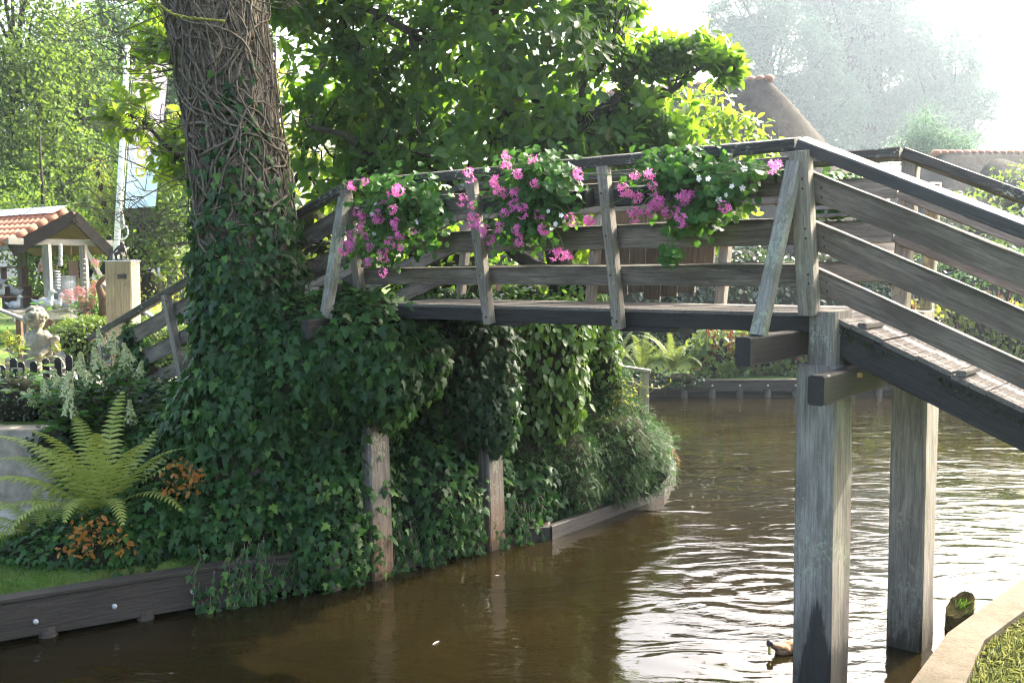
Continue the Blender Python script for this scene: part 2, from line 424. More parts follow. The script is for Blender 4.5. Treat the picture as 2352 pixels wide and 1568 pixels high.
def creeper_leaves(blobs, n, size=(.05, .1), templ=None, out=.8, down=.9, rough=.12, zmin=.02, front=(0.1, -1, .2), sizefn=None):
    P, Nn = blob_points(blobs, n, rough=rough, zmin=zmin, front=front)
    m = len(P)
    dn = np.tile([0, 0, -1.0], (m, 1)); tang = dn - (dn*Nn).sum(1, keepdims=True)*Nn
    d = unit(unit(tang+1e-3)*down + rng.normal(size=(m, 3))*.45 + Nn*.25)
    nr = unit(Nn*out + np.array([0, 0, .45]) + rng.normal(size=(m, 3))*.33)
    s = rng.uniform(size[0], size[1], m)
    if sizefn is not None: s = s*sizefn(P)
    return instance(templ or T_ivy(), P, d, nr, s)

def rosettes(P, axis, per=7, size=(.12, .19), templ=None, ang=(35, 85)):
    n = len(P); axis = unit(axis)
    t = unit(np.cross(axis, rdir(n))); b = np.cross(axis, t)
    out = []
    for i in range(per):
        q = 2*math.pi*i/per + rng.uniform(-.5, .5, n); th = np.radians(rng.uniform(ang[0], ang[1], n))
        rad = np.cos(q)[:, None]*t + np.sin(q)[:, None]*b
        d = axis*np.cos(th)[:, None] + rad*np.sin(th)[:, None]
        nr = axis*np.sin(th)[:, None] - rad*np.cos(th)[:, None]
        d = unit(d + np.array([0, 0, -.25])); nr = unit(nr + rng.normal(size=(n, 3))*.18)
        out.append(instance(templ or T_blade(), P + axis*rng.uniform(-.07, .02, n)[:, None] + d*.015, d, nr, rng.uniform(size[0], size[1], n)))
    return out

def curve_pts(p0, p1, n=6, sag=.15, seed=0, kink=.12):
    p0 = Vector(p0); p1 = Vector(p1); L = (p1-p0).length; o = []
    for i in range(n+1):
        t = i/n; w = math.sin(math.pi*t)
        o.append(p0.lerp(p1, t) + Vector((noise.noise((t*2.5, seed, 0)), noise.noise((t*2.5, seed, 7)), noise.noise((t*2.5, seed, 13))))*L*kink*w*1.6 + Vector((0, 0, sag*L*w)))
    return o

def magnolia(root, trunk, mat_bark, leaf_mat, blobs, n, limbs, size=(.12, .19), per=7, seed=1, reject=.55, sun=None, twigs=120, extra=None):
    """trunk + limbs + a crown of leaf whorls carried on twigs"""
    g = Geo(); pts, rad = trunk; g.tube(pts, rad, 12)
    g.build('trunk', mat_bark, root, smooth=True)
    lp = []
    g = Geo()
    for i, (a, b, r0, r1) in enumerate(limbs):
        c = curve_pts(a, b, 9, .06, seed+i, .16); g.tube(c, list(np.linspace(r0, r1, len(c))), 7); lp += [(p, r0+(r1-r0)*j/9) for j, p in enumerate(c)]
    B = np.array(blobs, dtype=float)
    vol = (B[:, 3]*B[:, 4]*B[:, 5])**.75; vol /= vol.sum()
    k = rng.choice(len(B), size=n, p=vol); u = rdir(n); rr = rng.uniform(reject, 1.0, n)**.7
    P = B[k, :3] + u*B[k, 3:6]*rr[:, None]
    dens = np.array([noise.noise(Vector(p)*1.15 + Vector((seed, 0, 0))) for p in P])
    keep = dens > rng.uniform(-.42, .05, len(P)); P = P[keep]; u = u[keep]
    if extra is not None: P = np.concatenate([P, extra[0]]); u = np.concatenate([u, extra[1]])
    lpa = np.array([tuple(p) for p, r in lp])
    sel = rng.choice(len(P), size=min(twigs, len(P)), replace=False)
    for i in sel:
        q = P[i]; dd = ((lpa-q)**2).sum(1); j = int(np.argmin(dd + rng.uniform(0, .6, len(dd))))
        c = curve_pts(lpa[j], q, 5, -.04, seed+i*.37, .2); r0 = min(lp[j][1]*.6, .028)
        g.tube(c, list(np.linspace(max(r0, .009), .005, len(c))), 5)
    g.build('limbs', mat_bark, root, smooth=True)
    ax = unit(u + np.array([0, 0, .55]) + rng.normal(size=(len(P), 3))*.35)
    leaves('crown', leaf_mat, root, rosettes(P, ax, per, size))

def far_tree(name, base, height, blobs, n, leaf, mat, label, cat='tree', group=None, clump=.9, trunk_r=.3, bark='bark2', seed=0, nl=9):
    """blobs relative to the base; crown of leaf clumps spread through its volume"""
    root = empty(name, base, label, cat, group)
    b0 = np.array(base)
    B = np.array(blobs, dtype=float); B[:, :3] += b0
    g = Geo()
    top = Vector(base) + Vector((0, 0, height*.8))
    tp = curve_pts(Vector(base) - Vector((0, 0, .3)), top, 8, 0, seed, .04)
    g.tube(tp, list(np.linspace(trunk_r, trunk_r*.15, len(tp))), 9); g.build('trunk', M[bark], root, smooth=True)
    vol = (B[:, 3]*B[:, 4]*B[:, 5])**.8; vol /= vol.sum()
    nc = max(30, n//45); k = rng.choice(len(B), size=nc, p=vol); u = rdir(nc)
    Cc = B[k, :3] + u*B[k, 3:6]*(rng.uniform(.25, 1, nc)**.5)[:, None]
    g = Geo()
    for i in range(0, nc, max(1, nc//60)):
        t = min(7, max(2, int((Cc[i, 2]-base[2])/height*7))); c = curve_pts(tp[t], Cc[i], 4, .02, seed+i, .15)
        g.tube(c, list(np.linspace(trunk_r*.28, trunk_r*.04, len(c))), 5)
    g.build('limbs', M[bark], root, smooth=True)
    kk = rng.integers(0, nc, n); sz = (clump*rng.uniform(.5, 1.1, nc))[kk]
    off = rng.normal(size=(n, 3))*sz[:, None]*np.array([.5, .5, .34])
    P = Cc[kk] + off
    nr = unit(unit(off+1e-6)*.5 + np.array([0, 0, .7]) + rng.normal(size=(n, 3))*.5)
    d = unit(np.cross(nr, rdir(n)) + np.array([0, 0, -.3]))
    leaves('crown', mat, root, instance(T_small(.62), P, d, nr, rng.uniform(.7, 1.3, n)*leaf))
    return root

def bush(name, blobs, n, mat, label, cat='shrub', group=None, size=(.05, .1), templ=None, k=.82, coremat='inner_shade', rough=.25, corename='stems', part='foliage', front=None, zmin=None, out=.6, down=.15, kind=None, jit=.25):
    B = np.array(blobs, dtype=float)
    base = (B[:, 0].mean(), B[:, 1].mean(), float((B[:, 2]-B[:, 5]).min()))
    root = empty(name, base, label, cat, group)
    if kind: root['kind'] = kind
    core(corename, blobs, M[coremat], root, k, jit)  # added light-blocking fill rather than separate stems
    leaves(part, mat, root, creeper_leaves(blobs, n, size, templ or T_blade(.5), out, down, rough, zmin, front))
    return root

def frond(p0, azim, L, rise, droop, width, pairs=26, twist=0.0):
    """one fern frond: arching rachis with tapering pinnae"""
    az = math.radians(azim); hd = np.array([math.cos(az), math.sin(az), 0]); up = np.array([0, 0, 1.0])
    n = pairs; t = np.linspace(0, 1, n+1); th = math.radians(rise) - math.radians(droop)*t**1.6
    seg = L/n; pts = [np.array(p0, dtype=float)]
    for i in range(n): pts.append(pts[-1] + seg*(hd*math.cos(th[i]) + up*math.sin(th[i])))
    pts = np.array(pts); side = np.cross(hd, up); side = unit(side + up*twist)
    V = []; I = []; K = []
    def addq(q):
        b = len(V); V.extend(q); I.extend(range(b, b+len(q))); K.append(len(q))
    for i in range(n):
        a, b = pts[i], pts[i+1]; w = .006*(1-i/n)+.0015
        addq([a-side*w, a+side*w, b+side*w, b-side*w])
    for i in range(3, n):
        s = t[i]; wl = width*min(1, (s/.33)**.8)*(1-s)**.55*(1 if s < .5 else 1); tg = unit(pts[min(i+1, n)]-pts[i-1]); nm = unit(np.cross(side, tg)); 
        if nm[2] < 0 and rise < 80: nm = -nm
        for sg in (-1, 1):
            dr = unit(side*sg + tg*.42 - up*.12 + rng.normal(size=3)*.05); pw = seg*.38
            a = pts[i]; m1 = a+dr*wl*.5; e = a+dr*wl - up*wl*.16 + nm*.0
            addq([a-tg*pw, a+tg*pw, m1+tg*pw*.85, m1-tg*pw*.85]); addq([m1-tg*pw*.85, m1+tg*pw*.85, e])
    return np.array(V), np.array(I), np.array(K)

def fern(name, base, specs, mat, label, group=None, cat='fern'):
    root = empty(name, base, label, cat, group)
    for i, (az, L, rise, droop, w) in enumerate(specs):
        o = np.array(base) + np.array([math.cos(R(az)), math.sin(R(az)), 0])*.05
        V, I, K = frond(o, az, L, rise, droop, w)
        link('frond', np_mesh('frond', V, I, K), mat, root)
    return root

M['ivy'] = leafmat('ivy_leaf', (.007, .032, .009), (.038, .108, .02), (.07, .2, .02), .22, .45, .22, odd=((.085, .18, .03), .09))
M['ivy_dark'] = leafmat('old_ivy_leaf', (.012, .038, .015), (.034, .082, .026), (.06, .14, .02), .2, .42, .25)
M['ivy_light'] = leafmat('pale_and_sunlit_leaf', (.05, .12, .02), (.10, .19, .035), (.16, .30, .03), .35, .45, .4)
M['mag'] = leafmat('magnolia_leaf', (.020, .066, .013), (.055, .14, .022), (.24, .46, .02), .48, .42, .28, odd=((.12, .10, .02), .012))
M['mag_light'] = leafmat('sunlit_magnolia_leaf', (.05, .115, .018), (.115, .2, .03), (.36, .52, .03), .52, .4, .45)  # lit copy of the magnolia leaf, sunlight put into its lighter colour
M['bg'] = leafmat('garden_tree_leaf', (.035, .07, .02), (.09, .15, .035), (.2, .32, .03), .45, .5, .15)
M['bg2'] = leafmat('bluish_tree_leaf', (.028, .06, .028), (.065, .12, .045), (.14, .25, .04), .42, .5, .15)
M['bg_yellow'] = leafmat('yellow_green_leaf', (.09, .13, .02), (.2, .22, .04), (.38, .40, .04), .5, .5, .3)
M['poplar'] = leafmat('poplar_leaf', (.035, .082, .062), (.10, .17, .115), (.15, .26, .14), .42, .6, .08)
M['laurel'] = leafmat('laurel_leaf', (.016, .038, .018), (.04, .085, .03), (.08, .15, .02), .22, .25, .7)
M['yew'] = leafmat('yew_needle', (.010, .042, .011), (.036, .10, .024), (.08, .2, .03), .25, .5, .12, odd=((.2, .09, .03), .02))
M['fern'] = leafmat('fern_frond', (.18, .25, .035), (.38, .41, .10), (.42, .48, .08), .35, .55, .3)
M['fern_far'] = leafmat('bank_fern_frond', (.05, .09, .02), (.15, .18, .04), (.2, .26, .04), .35, .55, .3)
M['geran'] = leafmat('geranium_leaf', (.022, .08, .018), (.065, .17, .03), (.12, .30, .025), .32, .5, .18)
M['hyd'] = leafmat('hydrangea_leaf', (.04, .12, .025), (.10, .22, .045), (.18, .36, .04), .32, .45, .3)
M['box'] = leafmat('boxwood_leaf', (.05, .10, .018), (.13, .2, .035), (.2, .3, .03), .3, .45, .35)
M['orange'] = leafmat('autumn_leaf', (.22, .07, .015), (.42, .2, .03), (.5, .22, .02), .35, .5, .3)
M['mixed'] = leafmat('border_plant_leaf', (.05, .11, .025), (.13, .2, .04), (.25, .33, .04), .35, .45, .35, odd=((.32, .09, .03), .08))
M['pinkleaf'] = leafmat('pink_hydrangea_bloom', (.42, .12, .12), (.5, .2, .2), (.5, .2, .18), .3, .6, .2)
M['cream'] = leafmat('panicle_bloom', (.46, .52, .22), (.74, .76, .48), (.6, .65, .4), .3, .7, .2)
M['pink'] = leafmat('geranium_petal', (.74, .10, .42), (.86, .26, .58), (.9, .3, .62), .35, .6, .2)
M['white_petal'] = leafmat('petunia_petal', (.75, .75, .72), (.85, .85, .82), (.8, .8, .75), .3, .6, .2)
M['redspike'] = leafmat('red_flower_spike', (.3, .03, .035), (.45, .07, .06), (.5, .08, .06), .2, .6, .2)
M['grass'] = leafmat('grass_blade', (.04, .12, .012), (.09, .2, .025), (.15, .3, .02), .35, .5, .3)
M['drygrass'] = leafmat('dry_grass_blade', (.10, .16, .035), (.25, .235, .12), (.28, .3, .08), .35, .5, .3)
# ------------------------------------------------------------------ the footbridge, in its own (t along, o across, z) frame
A = R(51)
av = Vector((-math.sin(A), math.cos(A), 0)); bv = Vector((math.cos(A), math.sin(A), 0))
def W(t, o, z): return av*t + bv*o + Vector((0, 0, z))
ZD = 2.637; ON, OF = 6.2, 7.3; LEAN = .2; TR, TL = 2.46, 6.745; TRF = 2.29; SR, SL = .45, .33
def prof(t, z, TR=TR):      # height of a line that is z on the level span
    return z - SR*(TR-t) if t < TR else (z - SL*(t-TL) if t > TL else z)
def rl(side, t, z, off=0.0):      # a point on the leaning rail plane of one side
    if side > 0: z = ZD + (z-ZD)*1.05
    zz = prof(t, z, TR if side < 0 else TRF); dz = z - ZD
    o = (ON - LEAN*dz - off) if side < 0 else (OF + LEAN*dz + off)
    return W(t, o, zz)
bridge = empty('footbridge', W(4.6, 6.75, 0), 'weathered wooden arched footbridge with three-board railings crossing the canal', 'footbridge')
upv = {-1: Vector((0, 0, 1)) - bv*LEAN, 1: Vector((0, 0, 1)) + bv*LEAN}
T0, T1 = -.9, 11.6
for s in (-1, 1):
    KT = TR if s < 0 else TRF
    for (ta, tb, mt) in ((T0, KT, 'rail_clean' if s < 0 else 'rail'), (KT, TL, 'rail'), (TL, T1, 'rail')):
        e = .012
        o = beam('handrail', rl(s, ta+e, 3.768-.04), rl(s, tb-e*.2, 3.768-.04), .125, .078, M[mt], bridge, upv[s], ch=.008)
        if mt == 'rail_clean': o['label'] = 'smooth dark sloping handrail with bright sky sheen on its top'
        for z, h in ((2.966, .152), (3.267, .178), (3.577, .172)):
            m = 'wood_ramp' if ta == T0 else 'wood'
            beam('rail_board', rl(s, ta+.03, z-h/2), rl(s, tb-.006, z-h/2), .034, h, M[m], bridge, upv[s], ch=.004, wob=.004)
    # posts
    for t in ((2.43, 3.93, 5.22, 6.76) if s < 0 else (2.25, 3.71, 5.03, 6.66)):
        peak = t < 2.5
        zt = 3.69; zb = 2.65 if peak else 2.49
        w = .115 if peak else .085
        beam('rail_post', rl(s, t, zb, .058+w/2-.018), rl(s, t, zt, .058+w/2-.045), w, w*1.05, M['post'], bridge, bv, ch=.012, wob=.006)
    for t in (.6, -.7, 8.3, 9.8, 11.3):
        p = rl(s, t, 2.5, .08); q = rl(s, t, 3.69, .06)
        beam('rail_post', p, q, .085, .09, M['post'], bridge, bv, ch=.008)
    # raking braces out to the ends of the cross beams
    for t in (2.565 if s < 0 else 2.2, 6.70):
        sg = s; oo = (5.62 if s < 0 else 7.88)
        top = rl(s, t-.11 if t < 3 else t+.02, 3.60, .12); ft = W(t, oo, 2.515 if s < 0 or t > 3 else 2.28)
        beam('brace', ft, top, .088, .092, M['brace'], bridge, bv, ch=.01, wob=.004)
# stringers under the deck edge
for o_, nm in ((ON+.05, 'n'), (OF-.05, 'f')):
    beam('stringer', W(TR-.02, o_, 2.556), W(TL+.05, o_, 2.556), .10, .112, M['tar'], bridge, wob=.002)
    beam('stringer', W(TR-.19, o_, prof(TR-.19, 2.553)), W(T0-.6, o_, prof(T0-.6, 2.553)), .10, .218, M['tar'], bridge, wob=.003)
    beam('stringer', W(TL+.06, o_, prof(TL+.06, 2.5)), W(T1, o_, prof(T1, 2.5)), .10, .2, M['tar'], bridge, wob=.003)
g = Geo()
g.bar(W(3.98, ON+.045, 2.482), W(3.52, ON+.045, 2.482), .09, .035); g.bar(W(5.27, ON+.045, 2.482), W(4.9, ON+.045, 2.482), .09, .03)
g.build('packing_block', M['tar'], bridge)
# level deck: boards laid lengthwise
g = Geo(); nb = 8; wd = (OF-ON+.02)/nb
for i in range(nb):
    o_ = ON-.01+wd*(i+.5); zz = ZD-.012+random.uniform(-.003, .003)
    g.bar(W(TR-.05, o_, zz), W(TL+.03, o_, zz), wd-.008, .026)
g.build('deck', M['deck'], bridge)
def ramp_deck(name, ta, tb, mat):
    g = Geo(); n = int(abs(tb-ta)/.20); RU = .03 if tb < TR else 0.0
    for i in range(n):
        t0 = ta + (tb-ta)*i/n; t1 = ta + (tb-ta)*(i+.955)/n; up = random.uniform(-.003, .003)
        p = W((t0+t1)/2, ON-.015+random.uniform(-.02, .015), 0); q = W((t0+t1)/2, OF+.01, 0)
        z = prof((t0+t1)/2, ZD)+.004+up+RU+(.006 if i % 2 else 0); sl = SR if tb < TR else SL
        th = math.atan((prof(t1, 0)-prof(t0, 0))/(t1-t0)) if t1 != t0 else 0
        xd = (av*math.cos(th) + Vector((0, 0, 1))*math.sin(th)); yd = bv; zd = xd.cross(yd)
        rot = Matrix((xd, yd, zd)).transposed()
        g.box((p+q)/2 + Vector((0, 0, z)), (abs(t1-t0)/math.cos(th), (q-p).length, .03), rot)
        for k in range(4):      # anti-slip ribs along each board
            tt = t0 + (t1-t0)*(k+.5)/4
            g.box(W(tt, (ON+OF)/2, prof(tt, ZD)+.021+up+RU+(.006 if i % 2 else 0)), (.014, OF-ON-.04, .004), rot)
    return g.build(name, mat, bridge)
ramp_deck('ramp_deck', TR-.07, T0-.4, M['deck']); ramp_deck('ramp_deck', TL+.05, T1, M['deck'])
for t in (2.12, 1.52, .92, .3):
    th = -math.atan(SR)*-1
    xd = av*math.cos(math.atan(SR)) + Vector((0, 0, 1))*math.sin(math.atan(SR))
    beam('cleat', W(t, ON+.0, prof(t, ZD)+.075), W(t, ON+.36, prof(t, ZD)+.075), .055, .035, M['deck'], bridge, (0, 0, 1), ch=.005)
# cross beams bearing on the piles
cb = [beam('cross_beam', W(2.565, 5.40, 2.43), W(2.565, 8.1, 2.43), .10, .178, M['tar'], bridge, ch=.01),
      beam('cross_beam', W(2.20, 5.64, 2.195), W(2.20, 8.0, 2.195), .10, .182, M['tar'], bridge, ch=.012),
      beam('cross_beam', W(6.72, 5.40, 2.43), W(6.72, 8.1, 2.43), .10, .17, M['tar'], bridge, ch=.01)]
g = Geo(); nx = -av
for (t, o_, z) in ((2.145, 6.22, 2.24), (2.145, 7.55, 2.2)):
    g.lathe(W(t, o_, z) , [(.012, 0), (.012, .001)], 6)
    g.bar(W(t+.004, o_, z), W(t-.022, o_, z), .03, .03)
g.build('bolt', M['rusty'], bridge)
def pile(t, o_, w, d, zt, mat, lean=(0, 0), label=None):
    p = W(t, o_, -.9); q = W(t+lean[0], o_+lean[1], zt)
    ob = beam('pile', p, q, d, w, M[mat], bridge, av, ch=.016, wob=.004)
    if label: ob['label'] = label
    return ob
pile(2.38, 6.26, .262, .35, 2.30, 'pile_damp', label='thick grey pile with a dark damp patch above the water')
pile(2.35, 6.26, .175, .33, 2.652, 'pile')
pile(2.06+.13, 7.62, .262, .32, 2.30, 'pile', label='brown grey pile with a mossy foot')
pile(2.06+.13, 7.62, .175, .30, 2.60, 'pile')
pile(6.66, 6.20, .13, .27, 2.45, 'pile_old', (.05, -.03))
pile(6.42, 7.62, .15, .25, 2.45, 'pile_old', (.05, -.06), 'shorter stained pile half hidden by ivy')
pile(6.80, 7.45, .2, .2, 2.4, 'bank_wood')
bm_ = None
def bolt_at(p, nrm_, r=.011):
    global bm_
    if bm_ is None:
        g = Geo(); g.lathe((0, 0, 0), [(1, -.3), (1, .25), (.6, .5), (.05, .55)], 8); o = g.build('bolt', M['rusty_bolt'], bridge, smooth=False); bm_ = o.data
    else: o = link('bolt', bm_, None, bridge)
    Mx = Vector(nrm_).to_track_quat('Z', 'Y').to_matrix().to_4x4() @ Matrix.Scale(r, 4); Mx.translation = Vector(p); o.matrix_parent_inverse = parent_world(bridge).inverted(); o.matrix_basis = Mx
nb_ = -(bv + Vector((0, 0, 1))*LEAN).normalized()
for t in (3.93, 5.22):
    for dz_, dt_ in ((2.545, -.018), (2.57, .02)): bolt_at(rl(-1, t+dt_, dz_, .058+.085-.004), nb_, .009)
    for z_ in (2.89, 3.18, 3.49): bolt_at(rl(-1, t+.004, z_, .058+.085-.02), nb_, .007)
for z_ in (2.89, 3.18, 3.49):
    for k_ in range(2): bolt_at(rl(-1, 2.43-.03, z_+.03*(k_*2-1), .058+.115-.02), nb_, .007); bolt_at(rl(-1, 2.35-.02, z_-.02+.03*(k_*2-1), .02), nb_, .007)
for t in (2.0, 1.3, .7):
    pass
M['board'] = wood('hung_board_wood', (.035, .03, .025), (.135, .118, .10), (.26, .235, .205), stain=.5)
# big shaped board hung on the far railing (boat-shaped vertical planks)
sg = empty('plank_board', W(4.3, OF+.2, 2.7), 'rounded dark board of upright planks with scalloped foot hung on the far railing', 'wooden board')
g = Geo()
x0, x1 = 3.92, 5.14; n = 7
for i in range(n):
    ta = x0 + (x1-x0)*i/n; tb = x0+(x1-x0)*(i+.975)/n; tm = (ta+tb)/2; k = (tm-x0)/(x1-x0)
    zb = 2.62 + .10*abs(math.sin(k*math.pi*2.2)) + (.16 if k < .2 else 0) + .5*max(0, k-.86)*2
    zt = 3.50 + .10*math.sin(k*math.pi)
    d = .02*math.sin(i*2.1)
    p = W(tm, OF+.34+.12*0+d*.2, zb); q = W(tm, OF+.44+d*.2, zt)
    beam('plank', p, q, tb-ta, .03, M['board'], sg, bv, ch=.003)
g = Geo(); g.bar(W(x0+.05, OF+.44, 2.95), W(x1-.05, OF+.44, 2.95), .03, .06, bv); g.bar(W(x0+.05, OF+.48, 3.3), W(x1-.05, OF+.48, 3.3), .03, .06, bv)
g.build('batten', M['brown'], sg)

# ------------------------------------------------------------------ ground, water, banks
near_o = [(2091, 1568), (2177, 1452), (2352, 1326)]; near_i = [(2218, 1568), (2260, 1470), (2352, 1402)]
KZ = .42
no = [on_z(*p, KZ)[:2] for p in near_o]; ni = [on_z(*p, KZ)[:2] for p in near_i]
e1 = unit(no[0]-no[1]); e2 = unit(no[2]-no[1])
no = [no[0]+e1*6] + no + [no[2]+e2*5, no[2]+e2*5+np.array([4, 8])]
f1 = unit(ni[0]-ni[1]); f2 = unit(ni[2]-ni[1])
ni = [ni[0]+f1*6] + ni + [ni[2]+f2*5, ni[2]+f2*5+np.array([4, 8])]
left_bank = [(-14, 3.5), tuple(on_z(0, 1480, 0)[:2]), tuple(on_z(500, 1392, 0)[:2]), tuple(on_z(850, 1325, 0)[:2]), tuple(on_z(1125, 1254, 0)[:2]), tuple(on_z(1250, 1232, 0)[:2]), tuple(on_z(1518, 1140, 0)[:2]), (2.3, 13.6), (1.6, 17), (2.2, 21.3)]
far_bank = [(2.2, 21.3), (3.5, 21.6), (8, 21.4), (13, 21.8), (26, 27)]
water_poly = np.array([tuple(p) for p in ([(-14, -3)] + left_bank + far_bank[1:] + [(40, 24)] + [tuple(p) for p in no[::-1]] + [(-6, -3)])])
def sdist(P, poly):
    """signed distance to the polygon, negative inside"""
    P = np.asarray(P); d = np.full(len(P), 1e9); ins = np.zeros(len(P), bool); n = len(poly)
    for i in range(n):
        a = poly[i]; b = poly[(i+1) % n]; ab = b-a; t = np.clip(((P-a)@ab)/(ab@ab), 0, 1)
        d = np.minimum(d, np.linalg.norm(P-(a+t[:, None]*ab), axis=1))
        c = ((a[1] > P[:, 1]) != (b[1] > P[:, 1])); xs = a[0] + (P[:, 1]-a[1])*(b[0]-a[0])/(b[1]-a[1]+1e-12)
        ins ^= c & (P[:, 0] < xs)
    return np.where(ins, -d, d)
def sst(x, a, b):
    t = np.clip((x-a)/(b-a), 0, 1); return t*t*(3-2*t)
def ground_h(P):
    P = np.atleast_2d(P); d = sdist(P, water_poly); X, Y = P[:, 0], P[:, 1]
    h = np.full(len(P), .36)
    h += sst(d, 1.0, 2.3)*.94*(X < 2)*(Y > 6)*(1-sst(X, -.6, 1.0))*(1-sst(X, -6.2, -4.7)*(1-sst(X, -4.7, -4.1)))
    h += (1.3-.36)*sst(Y, 10.02, 10.1)*sst(X, -30, -6.2)*0
    left = (X < -4.1) & (Y > 6)
    h = np.where(left, np.where(Y > 10.05, 1.3, .36 + .0*d), h)
    h += np.where((Y > 20) & (X > 1), sst(d, 1, 6)*.25, 0)
    h = np.where((Y < 12) & (X > 1.2), .36, h)
    h = np.where(d < .26, -1.2, h)
    return h
xs = np.concatenate([np.linspace(-90, -12, 40)[:-1], np.arange(-12, 16, .16), np.linspace(16, 190, 50)])
ys = np.concatenate([np.arange(-4, 24, .16), np.linspace(24, 320, 60)])
XX, YY = np.meshgrid(xs, ys); PP = np.stack([XX.ravel(), YY.ravel()], 1); H = ground_h(PP)
nx_, ny_ = len(xs), len(ys); idx = np.arange(nx_*ny_).reshape(ny_, nx_)
q = np.stack([idx[:-1, :-1], idx[:-1, 1:], idx[1:, 1:], idx[1:, :-1]], -1).reshape(-1, 4)
m, nt, out = new_mat('lawn_and_soil'); tc = nt.nodes.new('ShaderNodeTexCoord')
n1 = texn(nt, tc.outputs['Object'], .5, 5); n2 = texn(nt, tc.outputs['Object'], 30, 6, .7)
c = mixc(nt, ramp(nt, n1, [(.42, (0, 0, 0)), (.6, (1, 1, 1))]), ramp(nt, n2, [(.3, (.035, .09, .012)), (.7, (.09, .18, .03))]), ramp(nt, n2, [(.3, (.06, .08, .02)), (.7, (.15, .17, .05))]))
prin(nt, out, c, .95, .1, n2, .8, .03)
ground = link('ground', np_mesh('ground', np.stack([XX.ravel(), YY.ravel(), H], 1), q.ravel(), np.full(len(q), 4), True), m); ground['kind'] = 'structure'

# water: murky brown body, rippled surface
m, nt, out = new_mat('canal_water'); tc = nt.nodes.new('ShaderNodeTexCoord'); v = tc.outputs['Object']
w1 = texn(nt, v, 1, 2, .5, .9, sc=(1.0, 2.3, 1)); w2 = texn(nt, v, 1, 3, .55, 1.4, sc=(3.6, 8.5, 1)); w3 = texn(nt, v, 1, 2, .5, .3, sc=(16, 26, 1))
def rings(cx, cy, f, rad):
    mp = nt.nodes.new('ShaderNodeMapping'); mp.inputs['Location'].default_value = (-cx, -cy, 0); nt.links.new(v, mp.inputs[0])
    ln = nt.nodes.new('ShaderNodeVectorMath'); ln.operation = 'LENGTH'; nt.links.new(mp.outputs[0], ln.inputs[0]); L = ln.outputs['Value']
    dd = mth(nt, 'ADD', L, mth(nt, 'MULTIPLY', w1, .25))
    s = mth(nt, 'SINE', mth(nt, 'MULTIPLY', dd, f)); fall = mth(nt, 'MAXIMUM', mth(nt, 'SUBTRACT', 1.0, mth(nt, 'DIVIDE', L, rad)), 0.0)
    return mth(nt, 'MULTIPLY', s, fall)
calm = ramp(nt, texn(nt, v, .55, 3), [(.38, (.12, .12, .12)), (.6, (1, 1, 1))])
h = mth(nt, 'ADD', mth(nt, 'MULTIPLY', w1, 1.0), mth(nt, 'MULTIPLY', mth(nt, 'MULTIPLY', w2, .22), calm))
h = mth(nt, 'ADD', h, mth(nt, 'MULTIPLY', mth(nt, 'MULTIPLY', w3, .05), calm))
duckp = on_z(1768, 1500, 0); 
h = mth(nt, 'ADD', h, mth(nt, 'MULTIPLY', rings(2.3, 8.6, 24, 2.6), .085))
h = mth(nt, 'ADD', h, mth(nt, 'MULTIPLY', rings(float(duckp[0]), float(duckp[1])+.1, 48, .8), .03))
bp = nt.nodes.new('ShaderNodeBump'); bp.inputs['Strength'].default_value = 1.0; bp.inputs['Distance'].default_value = .021; nt.links.new(h, bp.inputs['Height'])
mud = ramp(nt, texn(nt, v, .5, 4), [(.35, (.006, .0048, .0016)), (.7, (.013, .0095, .003))])
p = nt.nodes.new('ShaderNodeBsdfPrincipled'); nt.links.new(mud, p.inputs['Base Color']); p.inputs['Roughness'].default_value = .035; p.inputs['IOR'].default_value = 1.333
p.inputs['Specular IOR Level'].default_value = .5; nt.links.new(bp.outputs[0], p.inputs['Normal']); nt.links.new(p.outputs[0], out.inputs[0])
g = Geo(); g.add([(-90, -12, 0), (90, -12, 0), (90, 40, 0), (-90, 40, 0)], [(0, 1, 2, 3)])
water = g.build('water', m); water['kind'] = 'structure'

def revet(name, pts, ztop, h, thick, mat, label, bolts=None, posts=None, cap=.16, cat='timber edging'):
    root = empty(name, (pts[0][0], pts[0][1], 0), label, cat)
    for a, b in zip(pts[:-1], pts[1:]):
        a = Vector((*a[:2], 0)); b = Vector((*b[:2], 0)); d = (b-a).normalized(); nrm = Vector((d.y, -d.x, 0))
        beam('plank', a+Vector((0, 0, ztop-h/2)), b+Vector((0, 0, ztop-h/2)), thick, h, M[mat], root, wob=.004)
        beam('shade_board', a-nrm*.13+Vector((0, 0, ztop-h-.12)), b-nrm*.13+Vector((0, 0, ztop-h-.12)), .04, .34, M['tar'], root)  # added dark board, standing in for the shaded recess below the planks
        if cap: beam('cap_board', a-nrm*(cap/2-thick/2-.012)+Vector((0, 0, ztop+.02)), b-nrm*(cap/2-thick/2-.012)+Vector((0, 0, ztop+.02)), cap, .036, M[mat], root, wob=.003)
    for (x, y, z) in (bolts or []):
        g = Geo(); g.ball((0, 0, 0), (.024, .012, .024)); bo = g.build('bolt', M['bolt'], root, smooth=True); bo.matrix_parent_inverse = parent_world(root).inverted(); bo.location = (x, y, z)
    for (x, y) in (posts or []):
        g = Geo(); g.tube([(x, y, -1), (x, y, ztop-h+.05)], .075, 10); g.build('post', M['bank_wood'], root, smooth=True)
    return root
lb = [np.array(p) for p in left_bank]
d0 = unit(lb[2]-lb[1]); nrm0 = np.array([d0[1], -d0[0]])
bl = []
for (x, y) in ((82, 1427), (263, 1392), (443, 1358)):
    r = ray(x, y); t = ((lb[1]+nrm0*.045)@nrm0)/(r[:2]@nrm0); P = r*t; bl.append((P[0], P[1], HC+P[2]))
